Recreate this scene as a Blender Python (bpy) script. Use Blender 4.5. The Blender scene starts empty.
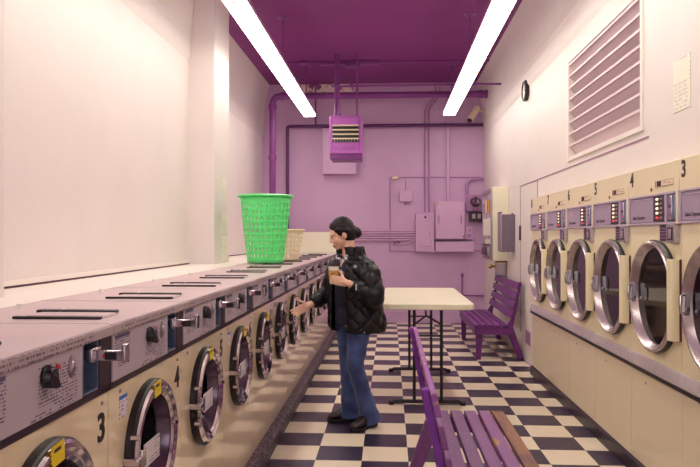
import bpy, bmesh, math, random
from mathutils import Vector, Matrix, noise
random.seed(4)
PI = math.pi
scene = bpy.context.scene
COL = scene.collection
V = Vector

# ------------------------------------------------------------------ materials
def lin(c):
    out = []
    for v in c:
        v = v / 255.0
        out.append(v / 12.92 if v <= 0.04045 else ((v + 0.055) / 1.055) ** 2.4)
    return (*out, 1.0)

def nodes_of(name):
    m = bpy.data.materials.new(name); m.use_nodes = True
    nt = m.node_tree; b = nt.nodes['Principled BSDF']
    return m, nt, b

def mat(name, rgb, rough=0.5, metal=0.0, var=0.12, scale=6.0, coat=0.0, coat_rough=0.1, bump=0.0, bump_scale=60.0, rgb2=None, spec=None, stretch=(1, 1, 1), thr=None, sheen=0):
    m, nt, b = nodes_of(name)
    N, L = nt.nodes, nt.links
    g = N.new('ShaderNodeNewGeometry')
    mp = N.new('ShaderNodeMapping'); mp.inputs['Scale'].default_value = stretch
    L.new(g.outputs['Position'], mp.inputs['Vector'])
    nz = N.new('ShaderNodeTexNoise'); nz.inputs['Scale'].default_value = scale; nz.inputs['Detail'].default_value = 5
    L.new(mp.outputs['Vector'], nz.inputs['Vector'])
    r = N.new('ShaderNodeValToRGB')
    c = lin(rgb)
    c2 = lin(rgb2) if rgb2 else tuple([x * (1 - var) for x in c[:3]] + [1])
    lo, hi = thr if thr else (0.3, 0.7)
    r.color_ramp.elements[0].position = lo; r.color_ramp.elements[1].position = hi
    r.color_ramp.elements[0].color = c2; r.color_ramp.elements[1].color = c
    L.new(nz.outputs['Fac'], r.inputs['Fac'])
    L.new(r.outputs['Color'], b.inputs['Base Color'])
    b.inputs['Roughness'].default_value = rough; b.inputs['Metallic'].default_value = metal
    b.inputs['Coat Weight'].default_value = coat; b.inputs['Coat Roughness'].default_value = coat_rough
    if spec is not None: b.inputs['Specular IOR Level'].default_value = spec
    if sheen: b.inputs['Sheen Weight'].default_value = sheen
    if bump:
        n2 = N.new('ShaderNodeTexNoise'); n2.inputs['Scale'].default_value = bump_scale; n2.inputs['Detail'].default_value = 4
        L.new(mp.outputs['Vector'], n2.inputs['Vector'])
        bp = N.new('ShaderNodeBump'); bp.inputs['Strength'].default_value = bump; bp.inputs['Distance'].default_value = 0.01
        L.new(n2.outputs['Fac'], bp.inputs['Height']); L.new(bp.outputs['Normal'], b.inputs['Normal'])
    return m

def emit(name, rgb, strength):
    m, nt, b = nodes_of(name)
    b.inputs['Base Color'].default_value = lin(rgb)
    b.inputs['Emission Color'].default_value = lin(rgb); b.inputs['Emission Strength'].default_value = strength
    return m

def glass(name, tint, ior=1.5, refl=1.0):
    m = bpy.data.materials.new(name); m.use_nodes = True
    nt = m.node_tree; N, L = nt.nodes, nt.links; N.clear()
    o = N.new('ShaderNodeOutputMaterial'); mx = N.new('ShaderNodeMixShader')
    t = N.new('ShaderNodeBsdfTransparent'); t.inputs['Color'].default_value = lin(tint)
    gl = N.new('ShaderNodeBsdfGlossy'); gl.inputs['Roughness'].default_value = 0.04; gl.inputs['Color'].default_value = (refl, refl, refl, 1)
    g = N.new('ShaderNodeNewGeometry'); dp = N.new('ShaderNodeVectorMath'); dp.operation = 'DOT_PRODUCT'
    L.new(g.outputs['Incoming'], dp.inputs[0]); L.new(g.outputs['Normal'], dp.inputs[1])
    f0 = ((ior - 1) / (ior + 1)) ** 2
    k = math_node(nt, 'POWER', math_node(nt, 'SUBTRACT', 1.0, math_node(nt, 'ABSOLUTE', dp.outputs['Value'])), 5.0)
    L.new(math_node(nt, 'ADD', math_node(nt, 'MULTIPLY', k, 1 - f0), f0), mx.inputs[0]); L.new(t.outputs[0], mx.inputs[1]); L.new(gl.outputs[0], mx.inputs[2]); L.new(mx.outputs[0], o.inputs[0])
    return m

def math_node(nt, op, a, b=None, c=None):
    n = nt.nodes.new('ShaderNodeMath'); n.operation = op
    for i, v in enumerate((a, b, c)):
        if v is None: continue
        if isinstance(v, (int, float)): n.inputs[i].default_value = v
        else: nt.links.new(v, n.inputs[i])
    return n.outputs[0]

def printed(name, paper, ink, line=0.012, axis='y', rough=0.4, dens=0.48, metal=0, word=140.0, blockscale=9.0):
    """small printed lines of words on a plate (unreadably small in the photo)"""
    m, nt, b = nodes_of(name); N, L = nt.nodes, nt.links
    tc = N.new('ShaderNodeTexCoord'); sp = N.new('ShaderNodeSeparateXYZ'); L.new(tc.outputs['Object'], sp.inputs[0])
    h = sp.outputs['X' if axis == 'x' else 'Y']; z = sp.outputs['Z']
    row = math_node(nt, 'FRACT', math_node(nt, 'DIVIDE', z, line))
    rowm = math_node(nt, 'LESS_THAN', row, 0.5)
    rid = math_node(nt, 'FLOOR', math_node(nt, 'DIVIDE', z, line))
    cb = N.new('ShaderNodeCombineXYZ'); L.new(math_node(nt, 'MULTIPLY', h, word), cb.inputs[0]); L.new(math_node(nt, 'MULTIPLY', rid, 7.3), cb.inputs[1])
    nz = N.new('ShaderNodeTexNoise'); nz.inputs['Scale'].default_value = 1.0; nz.inputs['Detail'].default_value = 1; L.new(cb.outputs[0], nz.inputs['Vector'])
    wm = math_node(nt, 'GREATER_THAN', nz.outputs['Fac'], dens)
    vo = N.new('ShaderNodeTexVoronoi'); vo.distance = 'CHEBYCHEV'; vo.inputs['Scale'].default_value = blockscale; L.new(tc.outputs['Object'], vo.inputs['Vector'])
    sc = N.new('ShaderNodeSeparateColor'); L.new(vo.outputs['Color'], sc.inputs[0])
    bm_ = math_node(nt, 'MULTIPLY', math_node(nt, 'GREATER_THAN', sc.outputs[0], 0.15), math_node(nt, 'LESS_THAN', vo.outputs['Distance'], 0.45))
    f = math_node(nt, 'MULTIPLY', math_node(nt, 'MULTIPLY', rowm, wm), bm_)
    mx = N.new('ShaderNodeMix'); mx.data_type = 'RGBA'
    mx.inputs['A'].default_value = lin(paper); mx.inputs['B'].default_value = lin(ink)
    L.new(f, mx.inputs['Factor']); L.new(mx.outputs['Result'], b.inputs['Base Color'])
    b.inputs['Roughness'].default_value = rough; b.inputs['Metallic'].default_value = metal
    return m

M = {}
M['wall'] = mat('pale_pink_paint', (237, 225, 222), 0.55, var=0.05, scale=1.6, bump=0.15, bump_scale=22)
M['wall_back'] = mat('lilac_paint', (212, 170, 210), 0.5, var=0.07, scale=1.8, bump=0.12, bump_scale=20)
M['slat'] = mat('shaded_slat_paint', (228, 204, 212), 0.55, var=0.04)  # wall colour tinted darker; the shade on the louvre faces is painted in
M['trim'] = mat('cream_trim_paint', (244, 232, 225), 0.5, var=0.04)
M['mauve_line'] = mat('mauve_trim', (170, 110, 150), 0.5)
M['seam_dark'] = mat('dark_purple_seam', (90, 40, 75), 0.6)
M['ceil'] = mat('purple_ceiling_paint', (139, 50, 131), 0.6, var=0.12, scale=1.2, bump=0.2, bump_scale=8)
M['peel'] = mat('flaking_paint', (236, 214, 206), 0.7, rgb2=(150, 80, 140), thr=(0.42, 0.5), scale=9)
M['pipe'] = mat('purple_pipe_paint', (140, 62, 142), 0.4, var=0.15)
M['pipe_dark'] = mat('dark_purple_pipe_paint', (98, 38, 106), 0.4, var=0.15)
M['lilac_metal'] = mat('lilac_painted_metal', (218, 172, 212), 0.4, var=0.06)
M['lilac_dark'] = mat('darker_lilac_painted_metal', (184, 128, 182), 0.45, var=0.08)
M['heater'] = mat('bright_purple_enamel', (186, 96, 190), 0.35, var=0.08)
M['heater_dark'] = mat('dark_purple_enamel', (120, 40, 124), 0.35, var=0.08)
M['black'] = mat('black_plastic', (26, 14, 26), 0.35, var=0.2)
M['black_band'] = mat('dark_plum_band', (46, 24, 42), 0.35, var=0.15)
M['black_metal'] = mat('black_painted_steel', (36, 22, 36), 0.4, var=0.2)
M['chrome'] = mat('chrome', (214, 200, 208), 0.14, metal=1.0, var=0.12, scale=14)
M['steel'] = mat('brushed_steel', (190, 176, 186), 0.3, metal=1.0, var=0.15, scale=20, stretch=(1, 1, 8))
M['steel_blue'] = mat('bluish_zinc', (150, 166, 196), 0.35, metal=0.75, var=0.35, scale=16)
M['rail'] = mat('satin_rail', (220, 208, 214), 0.25, metal=0.35, var=0.1, scale=14)
M['ring'] = mat('satin_steel_ring', (206, 190, 192), 0.27, metal=0.85, var=0.1, scale=14)
M['dark_rim'] = mat('dark_steel_rim', (120, 100, 118), 0.25, metal=0.8, var=0.2, scale=20)
M['drum'] = mat('dark_drum_steel', (58, 42, 60), 0.5, metal=0.2, var=0.3, scale=30)
M['washer'] = mat('beige_enamel', (238, 214, 178), 0.3, var=0.05, scale=3, coat=1.0, coat_rough=0.05, bump=0.05, bump_scale=5)
M['washer_top'] = mat('lilac_grey_top', (212, 184, 189), 0.4, var=0.08, scale=5)
M['lip'] = mat('brushed_front_lip', (196, 176, 176), 0.35, metal=0.3, var=0.1, scale=20)
M['panel_print'] = printed('printed_control_plate', (184, 166, 176), (92, 70, 100), line=0.0085)
M['lip_print'] = printed('printed_lip_strip', (178, 156, 160), (110, 84, 100), line=0.0125, blockscale=3.0)
M['label_print'] = printed('printed_grey_label', (214, 200, 206), (110, 92, 112), line=0.012)
M['paper_print_y'] = printed('printed_paper', (240, 236, 218), (216, 202, 190), line=0.022, word=60, blockscale=5)
M['sticker_white'] = printed('printed_white_sticker', (228, 212, 214), (150, 130, 175), line=0.012)
M['sticker_blue'] = mat('blue_ink', (60, 110, 190), 0.5)
M['sticker_yellow'] = printed('printed_yellow_sticker', (232, 200, 30), (120, 90, 20), line=0.012)
M['red'] = mat('red_plastic', (200, 40, 60), 0.3)
M['dryer'] = mat('cream_enamel', (247, 232, 192), 0.32, var=0.04, scale=3, coat=0.4, coat_rough=0.12)
M['dryer_low'] = mat('beige_enamel_lower', (240, 221, 188), 0.32, var=0.05, scale=3, coat=0.4, coat_rough=0.12)
M['lavender'] = mat('lavender_grey_panel', (188, 168, 190), 0.4, var=0.08)
M['lavender_dark'] = mat('lavender_inset_panel', (174, 152, 178), 0.45, var=0.08)
M['light_on'] = emit('indicator_glow', (255, 236, 190), 1.2)
M['light_red'] = emit('red_indicator_glow', (240, 50, 60), 0.9)
M['glass_dryer'] = glass('dark_door_glass', (96, 70, 104), 1.55)
M['glass_washer'] = glass('washer_door_glass', (120, 100, 124), 1.45, .3)
M['pane'] = glass('window_pane', (250, 250, 250), 1.45)
M['kerb'] = mat('black_speckled_kerb', (122, 102, 118), 0.45, rgb2=(30, 18, 30), scale=38, thr=(0.42, 0.62), bump=0.6, bump_scale=60)
M['kerb_black'] = mat('black_rubber_base', (40, 22, 36), 0.35, var=0.3, scale=30)
M['green'] = mat('green_plastic', (104, 238, 138), 0.3, var=0.04)
M['cream_plastic'] = mat('cream_plastic', (240, 220, 186), 0.35, var=0.04)
M['white_board'] = mat('off_white_board', (244, 236, 214), 0.4, var=0.03)
M['table'] = mat('cream_laminate', (240, 231, 204), 0.35, var=0.03)
M['bench'] = mat('purple_wood_paint', (118, 44, 128), 0.4, var=0.25, scale=5, stretch=(6, 1, 6), bump=0.25, bump_scale=30)
M['bench_worn'] = mat('worn_purple_wood', (138, 78, 140), 0.42, rgb2=(120, 62, 124), scale=6, stretch=(5, 1, 5), bump=0.3, bump_scale=30)
M['bench_patch'] = mat('purple_wood_with_bare_patches', (136, 74, 138), 0.45, rgb2=(168, 116, 70), scale=4.2, stretch=(2.2, 0.8, 2.2), thr=(0.44, 0.47), bump=0.3, bump_scale=30)
M['bench_bare'] = mat('bare_brown_wood', (150, 104, 70), 0.55, rgb2=(112, 66, 84), scale=5, stretch=(4, 1, 4), thr=(0.3, 0.6), bump=0.3, bump_scale=40)
M['bench_edge'] = mat('chipped_paint_edge', (150, 78, 160), 0.5, rgb2=(206, 160, 96), scale=8, stretch=(2, 1, 2), thr=(0.4, 0.44), bump=0.3)
M['bench_side'] = mat('bright_purple_paint', (134, 48, 164), 0.35, var=0.15, scale=5)
M['mach_cream'] = mat('cream_machine_paint', (242, 234, 208), 0.4, var=0.04)
M['grey'] = mat('grey_box_paint', (122, 104, 122), 0.5, var=0.1, scale=20)
M['grille'] = mat('grey_grille', (170, 130, 160), 0.5)
M['brass'] = mat('brass', (200, 160, 60), 0.25, metal=1)
M['gauge'] = mat('dark_meter_face', (70, 46, 70), 0.25, rgb2=(170, 140, 160), scale=20, thr=(0.38, 0.5))
M['white'] = mat('white_plastic', (240, 232, 220), 0.4, var=0.03)
M['skin'] = mat('skin', (234, 184, 160), 0.45, var=0.06, scale=10)
M['hair'] = mat('black_hair', (30, 15, 24), 0.5, spec=0.3, var=0.4, scale=30, stretch=(1, 1, 3), bump=0.3)
M['jacket'] = mat('black_nylon', (16, 9, 19), 0.42, spec=0.35, var=0.2, scale=12, bump=0.25, bump_scale=45)
M['shirt'] = mat('dark_navy_knit', (26, 24, 48), 0.8, var=0.2)
M['print'] = mat('navy_and_white_print', (206, 204, 216), 0.7, rgb2=(34, 34, 62), scale=28, thr=(0.52, 0.56))
M['jeans'] = mat('blue_denim', (82, 100, 158), 0.8, rgb2=(44, 56, 108), scale=7, thr=(0.3, 0.72), bump=0.35, bump_scale=14, sheen=0.2)
M['shoe'] = mat('dark_brown_leather', (40, 22, 30), 0.35, var=0.3)
M['sole'] = mat('black_sole', (22, 12, 20), 0.6)
M['lips'] = mat('lip_skin', (190, 110, 108), 0.5)
M['eye'] = mat('dark_eye', (40, 24, 30), 0.3)
M['kraft'] = mat('printed_tan_sleeve', (206, 160, 96), 0.7, rgb2=(150, 96, 50), scale=60, thr=(0.4, 0.46))
M['disp_glass'] = mat('vending_window', (206, 188, 200), 0.2, rgb2=(160, 140, 160), scale=9, thr=(0.45, 0.55))
M['lens'] = emit('fluorescent_diffuser', (255, 250, 236), 1.0)

def floor_mat():
    m, nt, b = nodes_of('checkerboard_vinyl'); N, L = nt.nodes, nt.links
    g = N.new('ShaderNodeNewGeometry'); mp = N.new('ShaderNodeMapping')
    s = 1 / 0.3038
    mp.inputs['Scale'].default_value = (s, s, 0)
    mp.inputs['Location'].default_value = (-0.1225 * s, -4.439 * s, 0.5)
    L.new(g.outputs['Position'], mp.inputs['Vector'])
    ck = N.new('ShaderNodeTexChecker'); ck.inputs['Scale'].default_value = 1.0
    L.new(mp.outputs['Vector'], ck.inputs['Vector'])
    nz = N.new('ShaderNodeTexNoise'); nz.inputs['Scale'].default_value = 3; nz.inputs['Detail'].default_value = 6
    n2 = N.new('ShaderNodeTexNoise'); n2.inputs['Scale'].default_value = 120; n2.inputs['Detail'].default_value = 3
    L.new(g.outputs['Position'], nz.inputs['Vector']); L.new(g.outputs['Position'], n2.inputs['Vector'])
    def two(c1, c2, fac):
        x = N.new('ShaderNodeMix'); x.data_type = 'RGBA'; x.inputs['A'].default_value = lin(c1); x.inputs['B'].default_value = lin(c2)
        L.new(fac, x.inputs['Factor']); return x.outputs['Result']
    light = two((232, 214, 190), (246, 230, 204), nz.outputs['Fac'])
    dark = two((28, 17, 42), (68, 54, 82), n2.outputs['Fac'])
    x = N.new('ShaderNodeMix'); x.data_type = 'RGBA'
    L.new(ck.outputs['Fac'], x.inputs['Factor']); L.new(light, x.inputs['B']); L.new(dark, x.inputs['A'])
    # thin joint lines between tiles
    L.new(x.outputs['Result'], b.inputs['Base Color'])
    rg = N.new('ShaderNodeMapRange'); rg.inputs['To Min'].default_value = 0.22; rg.inputs['To Max'].default_value = 0.42
    L.new(nz.outputs['Fac'], rg.inputs['Value']); L.new(rg.outputs['Result'], b.inputs['Roughness'])
    return m
M['floor'] = floor_mat()

# ------------------------------------------------------------------ mesh helpers
def B(): return bmesh.new()

def box(bm, x0, x1, y0, y1, z0, z1, mtx=None):
    vs = [bm.verts.new(V((x, y, z)) if mtx is None else mtx @ V((x, y, z))) for x in (x0, x1) for y in (y0, y1) for z in (z0, z1)]
    for f in ((0, 1, 3, 2), (4, 6, 7, 5), (0, 4, 5, 1), (2, 3, 7, 6), (0, 2, 6, 4), (1, 5, 7, 3)):
        bm.faces.new([vs[i] for i in f])
    return vs

def frame_from(axis):
    a = V(axis).normalized()
    h = V((0, 0, 1)) if abs(a.z) < 0.9 else V((1, 0, 0))
    u = a.cross(h).normalized(); w = a.cross(u).normalized()
    return a, u, w

def cyl(bm, p0, p1, r0, r1=None, seg=20, cap=True):
    p0, p1 = V(p0), V(p1); r1 = r0 if r1 is None else r1
    a, u, w = frame_from(p1 - p0)
    A = [bm.verts.new(p0 + u * r0 * math.cos(t) + w * r0 * math.sin(t)) for t in [2 * PI * i / seg for i in range(seg)]]
    C_ = [bm.verts.new(p1 + u * r1 * math.cos(t) + w * r1 * math.sin(t)) for t in [2 * PI * i / seg for i in range(seg)]]
    for i in range(seg): bm.faces.new((A[i], A[(i + 1) % seg], C_[(i + 1) % seg], C_[i]))
    if cap: bm.faces.new(A); bm.faces.new(C_)

def lathe(bm, c, axis, prof, seg=40, close=False):
    """prof: list of (distance along axis, radius)"""
    c = V(c); a, u, w = frame_from(axis); rings = []
    for d, r in prof:
        if r < 1e-5: rings.append([bm.verts.new(c + a * d)])
        else: rings.append([bm.verts.new(c + a * d + (u * math.cos(t) + w * math.sin(t)) * r) for t in [2 * PI * i / seg for i in range(seg)]])
    pairs = list(zip(rings, rings[1:])) + ([(rings[-1], rings[0])] if close else [])
    for p, q in pairs:
        for i in range(seg):
            j = (i + 1) % seg
            if len(p) == 1 and len(q) == 1: continue
            if len(p) == 1: bm.faces.new((p[0], q[i], q[j]))
            elif len(q) == 1: bm.faces.new((p[i], p[j], q[0]))
            else: bm.faces.new((p[i], p[j], q[j], q[i]))

def tube(bm, pts, r, seg=12):
    """pipe along points with mitred joints"""
    pts = [V(p) for p in pts]; rings = []
    n = len(pts); prev_u = None
    for k, p in enumerate(pts):
        if k == 0: d = pts[1] - p
        elif k == n - 1: d = p - pts[k - 1]
        else: d = (pts[k + 1] - p).normalized() + (p - pts[k - 1]).normalized()
        d.normalize()
        if prev_u is None: _, u, w = frame_from(d)
        else:
            u = (prev_u - d * prev_u.dot(d)).normalized(); w = d.cross(u).normalized()
        prev_u = u
        rings.append([bm.verts.new(p + (u * math.cos(t) + w * math.sin(t)) * r) for t in [2 * PI * i / seg for i in range(seg)]])
    for a, b in zip(rings, rings[1:]):
        for i in range(seg): bm.faces.new((a[i], a[(i + 1) % seg], b[(i + 1) % seg], b[i]))
    bm.faces.new(rings[0]); bm.faces.new(rings[-1])

def arc(c, u, w, r, a0, a1, n=7):
    c, u, w = V(c), V(u), V(w)
    return [c + u * r * math.cos(a0 + (a1 - a0) * i / n) + w * r * math.sin(a0 + (a1 - a0) * i / n) for i in range(n + 1)]

def prism(bm, poly, axis, a, b):
    """poly: 2D outline, extruded along axis ('x','y','z') from a to b"""
    def mk(p, t):
        if axis == 'y': return V((p[0], t, p[1]))
        if axis == 'x': return V((t, p[0], p[1]))
        return V((p[0], p[1], t))
    A = [bm.verts.new(mk(p, a)) for p in poly]; C_ = [bm.verts.new(mk(p, b)) for p in poly]
    n = len(poly)
    for i in range(n): bm.faces.new((A[i], A[(i + 1) % n], C_[(i + 1) % n], C_[i]))
    bm.faces.new(A); bm.faces.new(C_)

def plate_hole(bm, x, y0, y1, z0, z1, cy, cz, r, n=64):
    ang = sorted([2 * PI * i / n for i in range(n)] + [math.atan2(z - cz, y - cy) % (2 * PI) for y in (y0, y1) for z in (z0, z1)])
    inn, out = [], []
    for t in ang:
        c, s = math.cos(t), math.sin(t)
        k = min([(y1 - cy) / c if c > 1e-9 else (y0 - cy) / c if c < -1e-9 else 1e9, (z1 - cz) / s if s > 1e-9 else (z0 - cz) / s if s < -1e-9 else 1e9])
        inn.append(bm.verts.new((x, cy + r * c, cz + r * s))); out.append(bm.verts.new((x, cy + k * c, cz + k * s)))
    m = len(ang)
    for i in range(m): bm.faces.new((inn[i], inn[(i + 1) % m], out[(i + 1) % m], out[i]))
    return out

def ellip(bm, c, r, mtx=None, seg=20, rings=12):
    c = V(c)
    for_m = mtx if mtx is not None else Matrix.Identity(3)
    rows = []
    for i in range(rings + 1):
        th = PI * i / rings
        if i in (0, rings): rows.append([bm.verts.new(c + for_m @ V((0, 0, r[2] * math.cos(th))))])
        else: rows.append([bm.verts.new(c + for_m @ V((r[0] * math.sin(th) * math.cos(p), r[1] * math.sin(th) * math.sin(p), r[2] * math.cos(th)))) for p in [2 * PI * k / seg for k in range(seg)]])
    for p, q in zip(rows, rows[1:]):
        for i in range(seg):
            j = (i + 1) % seg
            if len(p) == 1: bm.faces.new((p[0], q[i], q[j]))
            elif len(q) == 1: bm.faces.new((p[i], q[0], p[j]))
            else: bm.faces.new((p[i], q[i], q[j], p[j]))

def capsule(bm, p0, p1, r0, r1, seg=14, k=4):
    p0, p1 = V(p0), V(p1); L_ = (p1 - p0).length
    prof = [(-r0 * math.cos(PI / 2 * i / k), r0 * math.sin(PI / 2 * i / k)) for i in range(k + 1)]
    prof += [(L_ + r1 * math.sin(PI / 2 * i / k), r1 * math.cos(PI / 2 * i / k)) for i in range(k + 1)]
    prof[-1] = (prof[-1][0], 0); prof[0] = (prof[0][0], 0)
    lathe(bm, p0, p1 - p0, prof, seg)

def O(name, bm, m, parent=None, loc=None, smooth=True, bev=0, seg=2, angle=35):
    bmesh.ops.recalc_face_normals(bm, faces=bm.faces)
    me = bpy.data.meshes.new(name); bm.to_mesh(me); bm.free()
    me.materials.append(M[m] if isinstance(m, str) else m)
    if smooth:
        me.shade_smooth(); me.set_sharp_from_angle(angle=math.radians(angle))
    o = bpy.data.objects.new(name, me); COL.objects.link(o)
    if parent: o.parent = parent
    if loc: o.location = loc
    if bev:
        b = o.modifiers.new('bevel', 'BEVEL'); b.width = bev; b.segments = seg; b.limit_method = 'ANGLE'; b.angle_limit = math.radians(40)
    return o

def thing(name, label, cat, loc=(0, 0, 0), group=None, rz=0):
    o = bpy.data.objects.new(name, None); COL.objects.link(o); o.empty_display_size = 0.1
    o.location = loc; o.rotation_euler = (0, 0, rz); o['label'] = label; o['category'] = cat
    if group: o['group'] = group
    return o

def tag(o, label, cat, group=None):
    o['label'] = label; o['category'] = cat
    if group: o['group'] = group
    return o

def struct(name, bm, m, **k):
    o = O(name, bm, m, **k); o['kind'] = 'structure'; return o

def kids(o): return [c for c in COL.objects if c.parent == o]
def copy_tree(o, parent=None):
    c = o.copy(); COL.objects.link(c)
    if parent: c.parent = parent
    for ch in kids(o): copy_tree(ch, c)
    return c

def remesh(bm, vox, smooth=3):
    me = bpy.data.meshes.new('tmp'); bmesh.ops.recalc_face_normals(bm, faces=bm.faces); bm.to_mesh(me); bm.free()
    o = bpy.data.objects.new('tmp', me); COL.objects.link(o)
    r = o.modifiers.new('r', 'REMESH'); r.mode = 'VOXEL'; r.voxel_size = vox
    s = o.modifiers.new('s', 'SMOOTH'); s.factor = 0.5; s.iterations = smooth
    dg = bpy.context.evaluated_depsgraph_get()
    m2 = bpy.data.meshes.new_from_object(o.evaluated_get(dg))
    out = B(); out.from_mesh(m2)
    bpy.data.objects.remove(o); bpy.data.meshes.remove(m2)
    return out

def text(name, s, size, m, parent, loc, xdir, ydir, depth=0.001, bold=0.0, align='CENTER'):
    cu = bpy.data.curves.new(name, 'FONT'); cu.body = s; cu.size = size; cu.extrude = depth; cu.offset = bold
    cu.align_x = align; cu.align_y = 'CENTER'
    o = bpy.data.objects.new(name, cu); COL.objects.link(o)
    dg = bpy.context.evaluated_depsgraph_get(); dg.update()
    me = bpy.data.meshes.new_from_object(o.evaluated_get(dg)); bpy.data.objects.remove(o)
    x, y = V(xdir).normalized(), V(ydir).normalized(); z = x.cross(y)
    me.transform(Matrix(((x.x, y.x, z.x, loc[0]), (x.y, y.y, z.y, loc[1]), (x.z, y.z, z.z, loc[2]), (0, 0, 0, 1))))
    me.materials.clear(); me.materials.append(M[m]); me.name = name
    t = bpy.data.objects.new(name, me); COL.objects.link(t)
    if parent: t.parent = parent
    return t

# ------------------------------------------------------------------ room
YF, YB, ZC = -2.4, 11.6, 4.08
b = B(); box(b, -2.6, 2.6, YF - .2, YB + .2, -0.12, 0); struct('floor', b, 'floor')
b = B(); box(b, -2.6, 2.6, YF - .2, YB + .2, ZC, ZC + .12); struct('ceiling', b, 'ceil')
b = B(); box(b, -2.6, 2.6, YB, YB + .15, 0, ZC); struct('wall_back', b, 'wall_back')

def cove(x, s, zt=ZC):
    """wall outline (x,z): straight, a soft bead near z=3.2, then curving in to the ceiling; s=+1 if room is at +x"""
    back = x - s * 0.35
    p = [(back, 0), (x, 0), (x, 3.18), (x + s * .018, 3.22), (x + s * .018, 3.36), (x + s * .03, 3.42)]
    for i in range(1, 7):
        t = i / 6; p.append((x + s * (.03 + .10 * t * t), 3.42 + (zt - 3.42) * t))
    p.append((back, zt)); return p
b = B(); prism(b, cove(-1.96, 1), 'y', YF, 6.537); prism(b, [(q[0], q[1]) for q in cove(-2.19, 1)], 'y', 6.537, YB)
struct('wall_left', b, 'wall', smooth=False)
def pil(y0, y1):
    b = B(); box(b, -2.3, -1.70, y0, y1, 0, ZC); return b
struct('trim_1', pil(2.32, 2.92), 'wall', bev=.012)
struct('trim_2', pil(6.537, 7.134), 'wall', bev=.012)
# trim strip and dark joint where the ledge meets the wall
b = B(); box(b, -1.97, -1.948, 2.92, 6.537, 1.195 + .012, 1.235); struct('baseboard_left', b, 'trim', bev=.003)
b = B(); box(b, -1.965, -1.952, 2.92, 6.537, 1.197, 1.207); box(b, -2.195, -2.182, 7.134, 11.2, 1.197, 1.207); struct('trim_3', b, 'seam_dark')
# right wall, recessed for the dryers and the louvre
LY0, LY1, LZ0, LZ1 = 4.40, 6.15, 2.16, 3.01
b = B()
XR = 1.6
prism(b, cove(XR, -1), 'y', 7.374, YB)
top = [q for q in cove(XR, -1) if q[1] >= 3.1]
def rseg(y0, y1, z0, z1): box(b, XR, XR + .35, y0, y1, z0, z1)
prism(b, [(XR + .35, LZ1), (XR, LZ1)] + top, 'y', YF, 7.374)
rseg(YF, 7.374, 1.875, LZ0)
rseg(YF, LY0, LZ0, LZ1); rseg(LY1, 7.374, LZ0, LZ1)
rseg(YF, 2.88, 0, 1.875)
struct('wall_right', b, 'wall', smooth=False)
# wall skirting of the near right wall end and access panel lines
b = B(); box(b, XR - .006, XR + .01, 4.3, 8.425, 2.076, 2.084); box(b, XR - .004, XR + .01, 8.42, 8.43, .3, 2.084); box(b, XR - .004, XR + .01, 7.45, 7.46, 1.87, 2.084)
struct('trim_4', b, 'mauve_line')
b = B(); box(b, XR - .014, XR + .01, 7.39, 8.05, 0, .02); box(b, -2.2, -.9, YB - .018, YB + .01, 0, .2); box(b, -.9, XR, YB - .018, YB + .01, 0, .2)
struct('baseboard_back', b, 'wall_back', bev=.004)
b = B(); box(b, -1.55, -.62, YB - .012, YB + .01, 3.94, ZC - .005); struct('trim_5', b, 'peel')
# shop front behind the photographer
b = B()
box(b, -2.6, 2.6, YF - .15, YF, 0, .55); box(b, -2.6, 2.6, YF - .15, YF, 3.0, ZC)
for x0, x1 in ((-2.6, -1.8), (-.06, .06), (1.5, 2.6)): box(b, x0, x1, YF - .15, YF, .55, 3.0)
struct('wall_front', b, 'wall')
w = B(); box(w, -1.8, -.06, YF - .09, YF - .08, .55, 3.0); struct('window_1', w, 'pane')
w = B(); box(w, .06, 1.5, YF - .09, YF - .08, .55, 3.0); struct('window_2', w, 'pane')

# kerbs
b = B(); prism(b, [(-1.46, 0), (-.785, 0), (-.785, .085), (-.80, .1), (-1.46, .1)], 'y', YF, 10.72)
struct('trim_6', b, 'kerb', bev=.004)
b = B(); prism(b, [(1.497, 0), (2.2, 0), (2.2, .092), (1.52, .092), (1.505, .08)], 'y', 2.88, 7.374); struct('trim_7', b, 'kerb_black')
# ledge behind the washers
b = B(); box(b, -1.96, -1.452, YF + .01, 6.537, 0, 1.195); box(b, -1.70, -1.452, 6.537, 7.134, 0, 1.195); box(b, -2.19, -1.452, 7.134, YB - .02, 0, 1.195); box(b, -1.452, -.86, 10.70, YB - .02, 0, 1.195)
ledge = O('service_ledge', b, 'trim', bev=.004); tag(ledge, 'cream painted ledge running behind the washers along the left wall', 'ledge')

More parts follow.
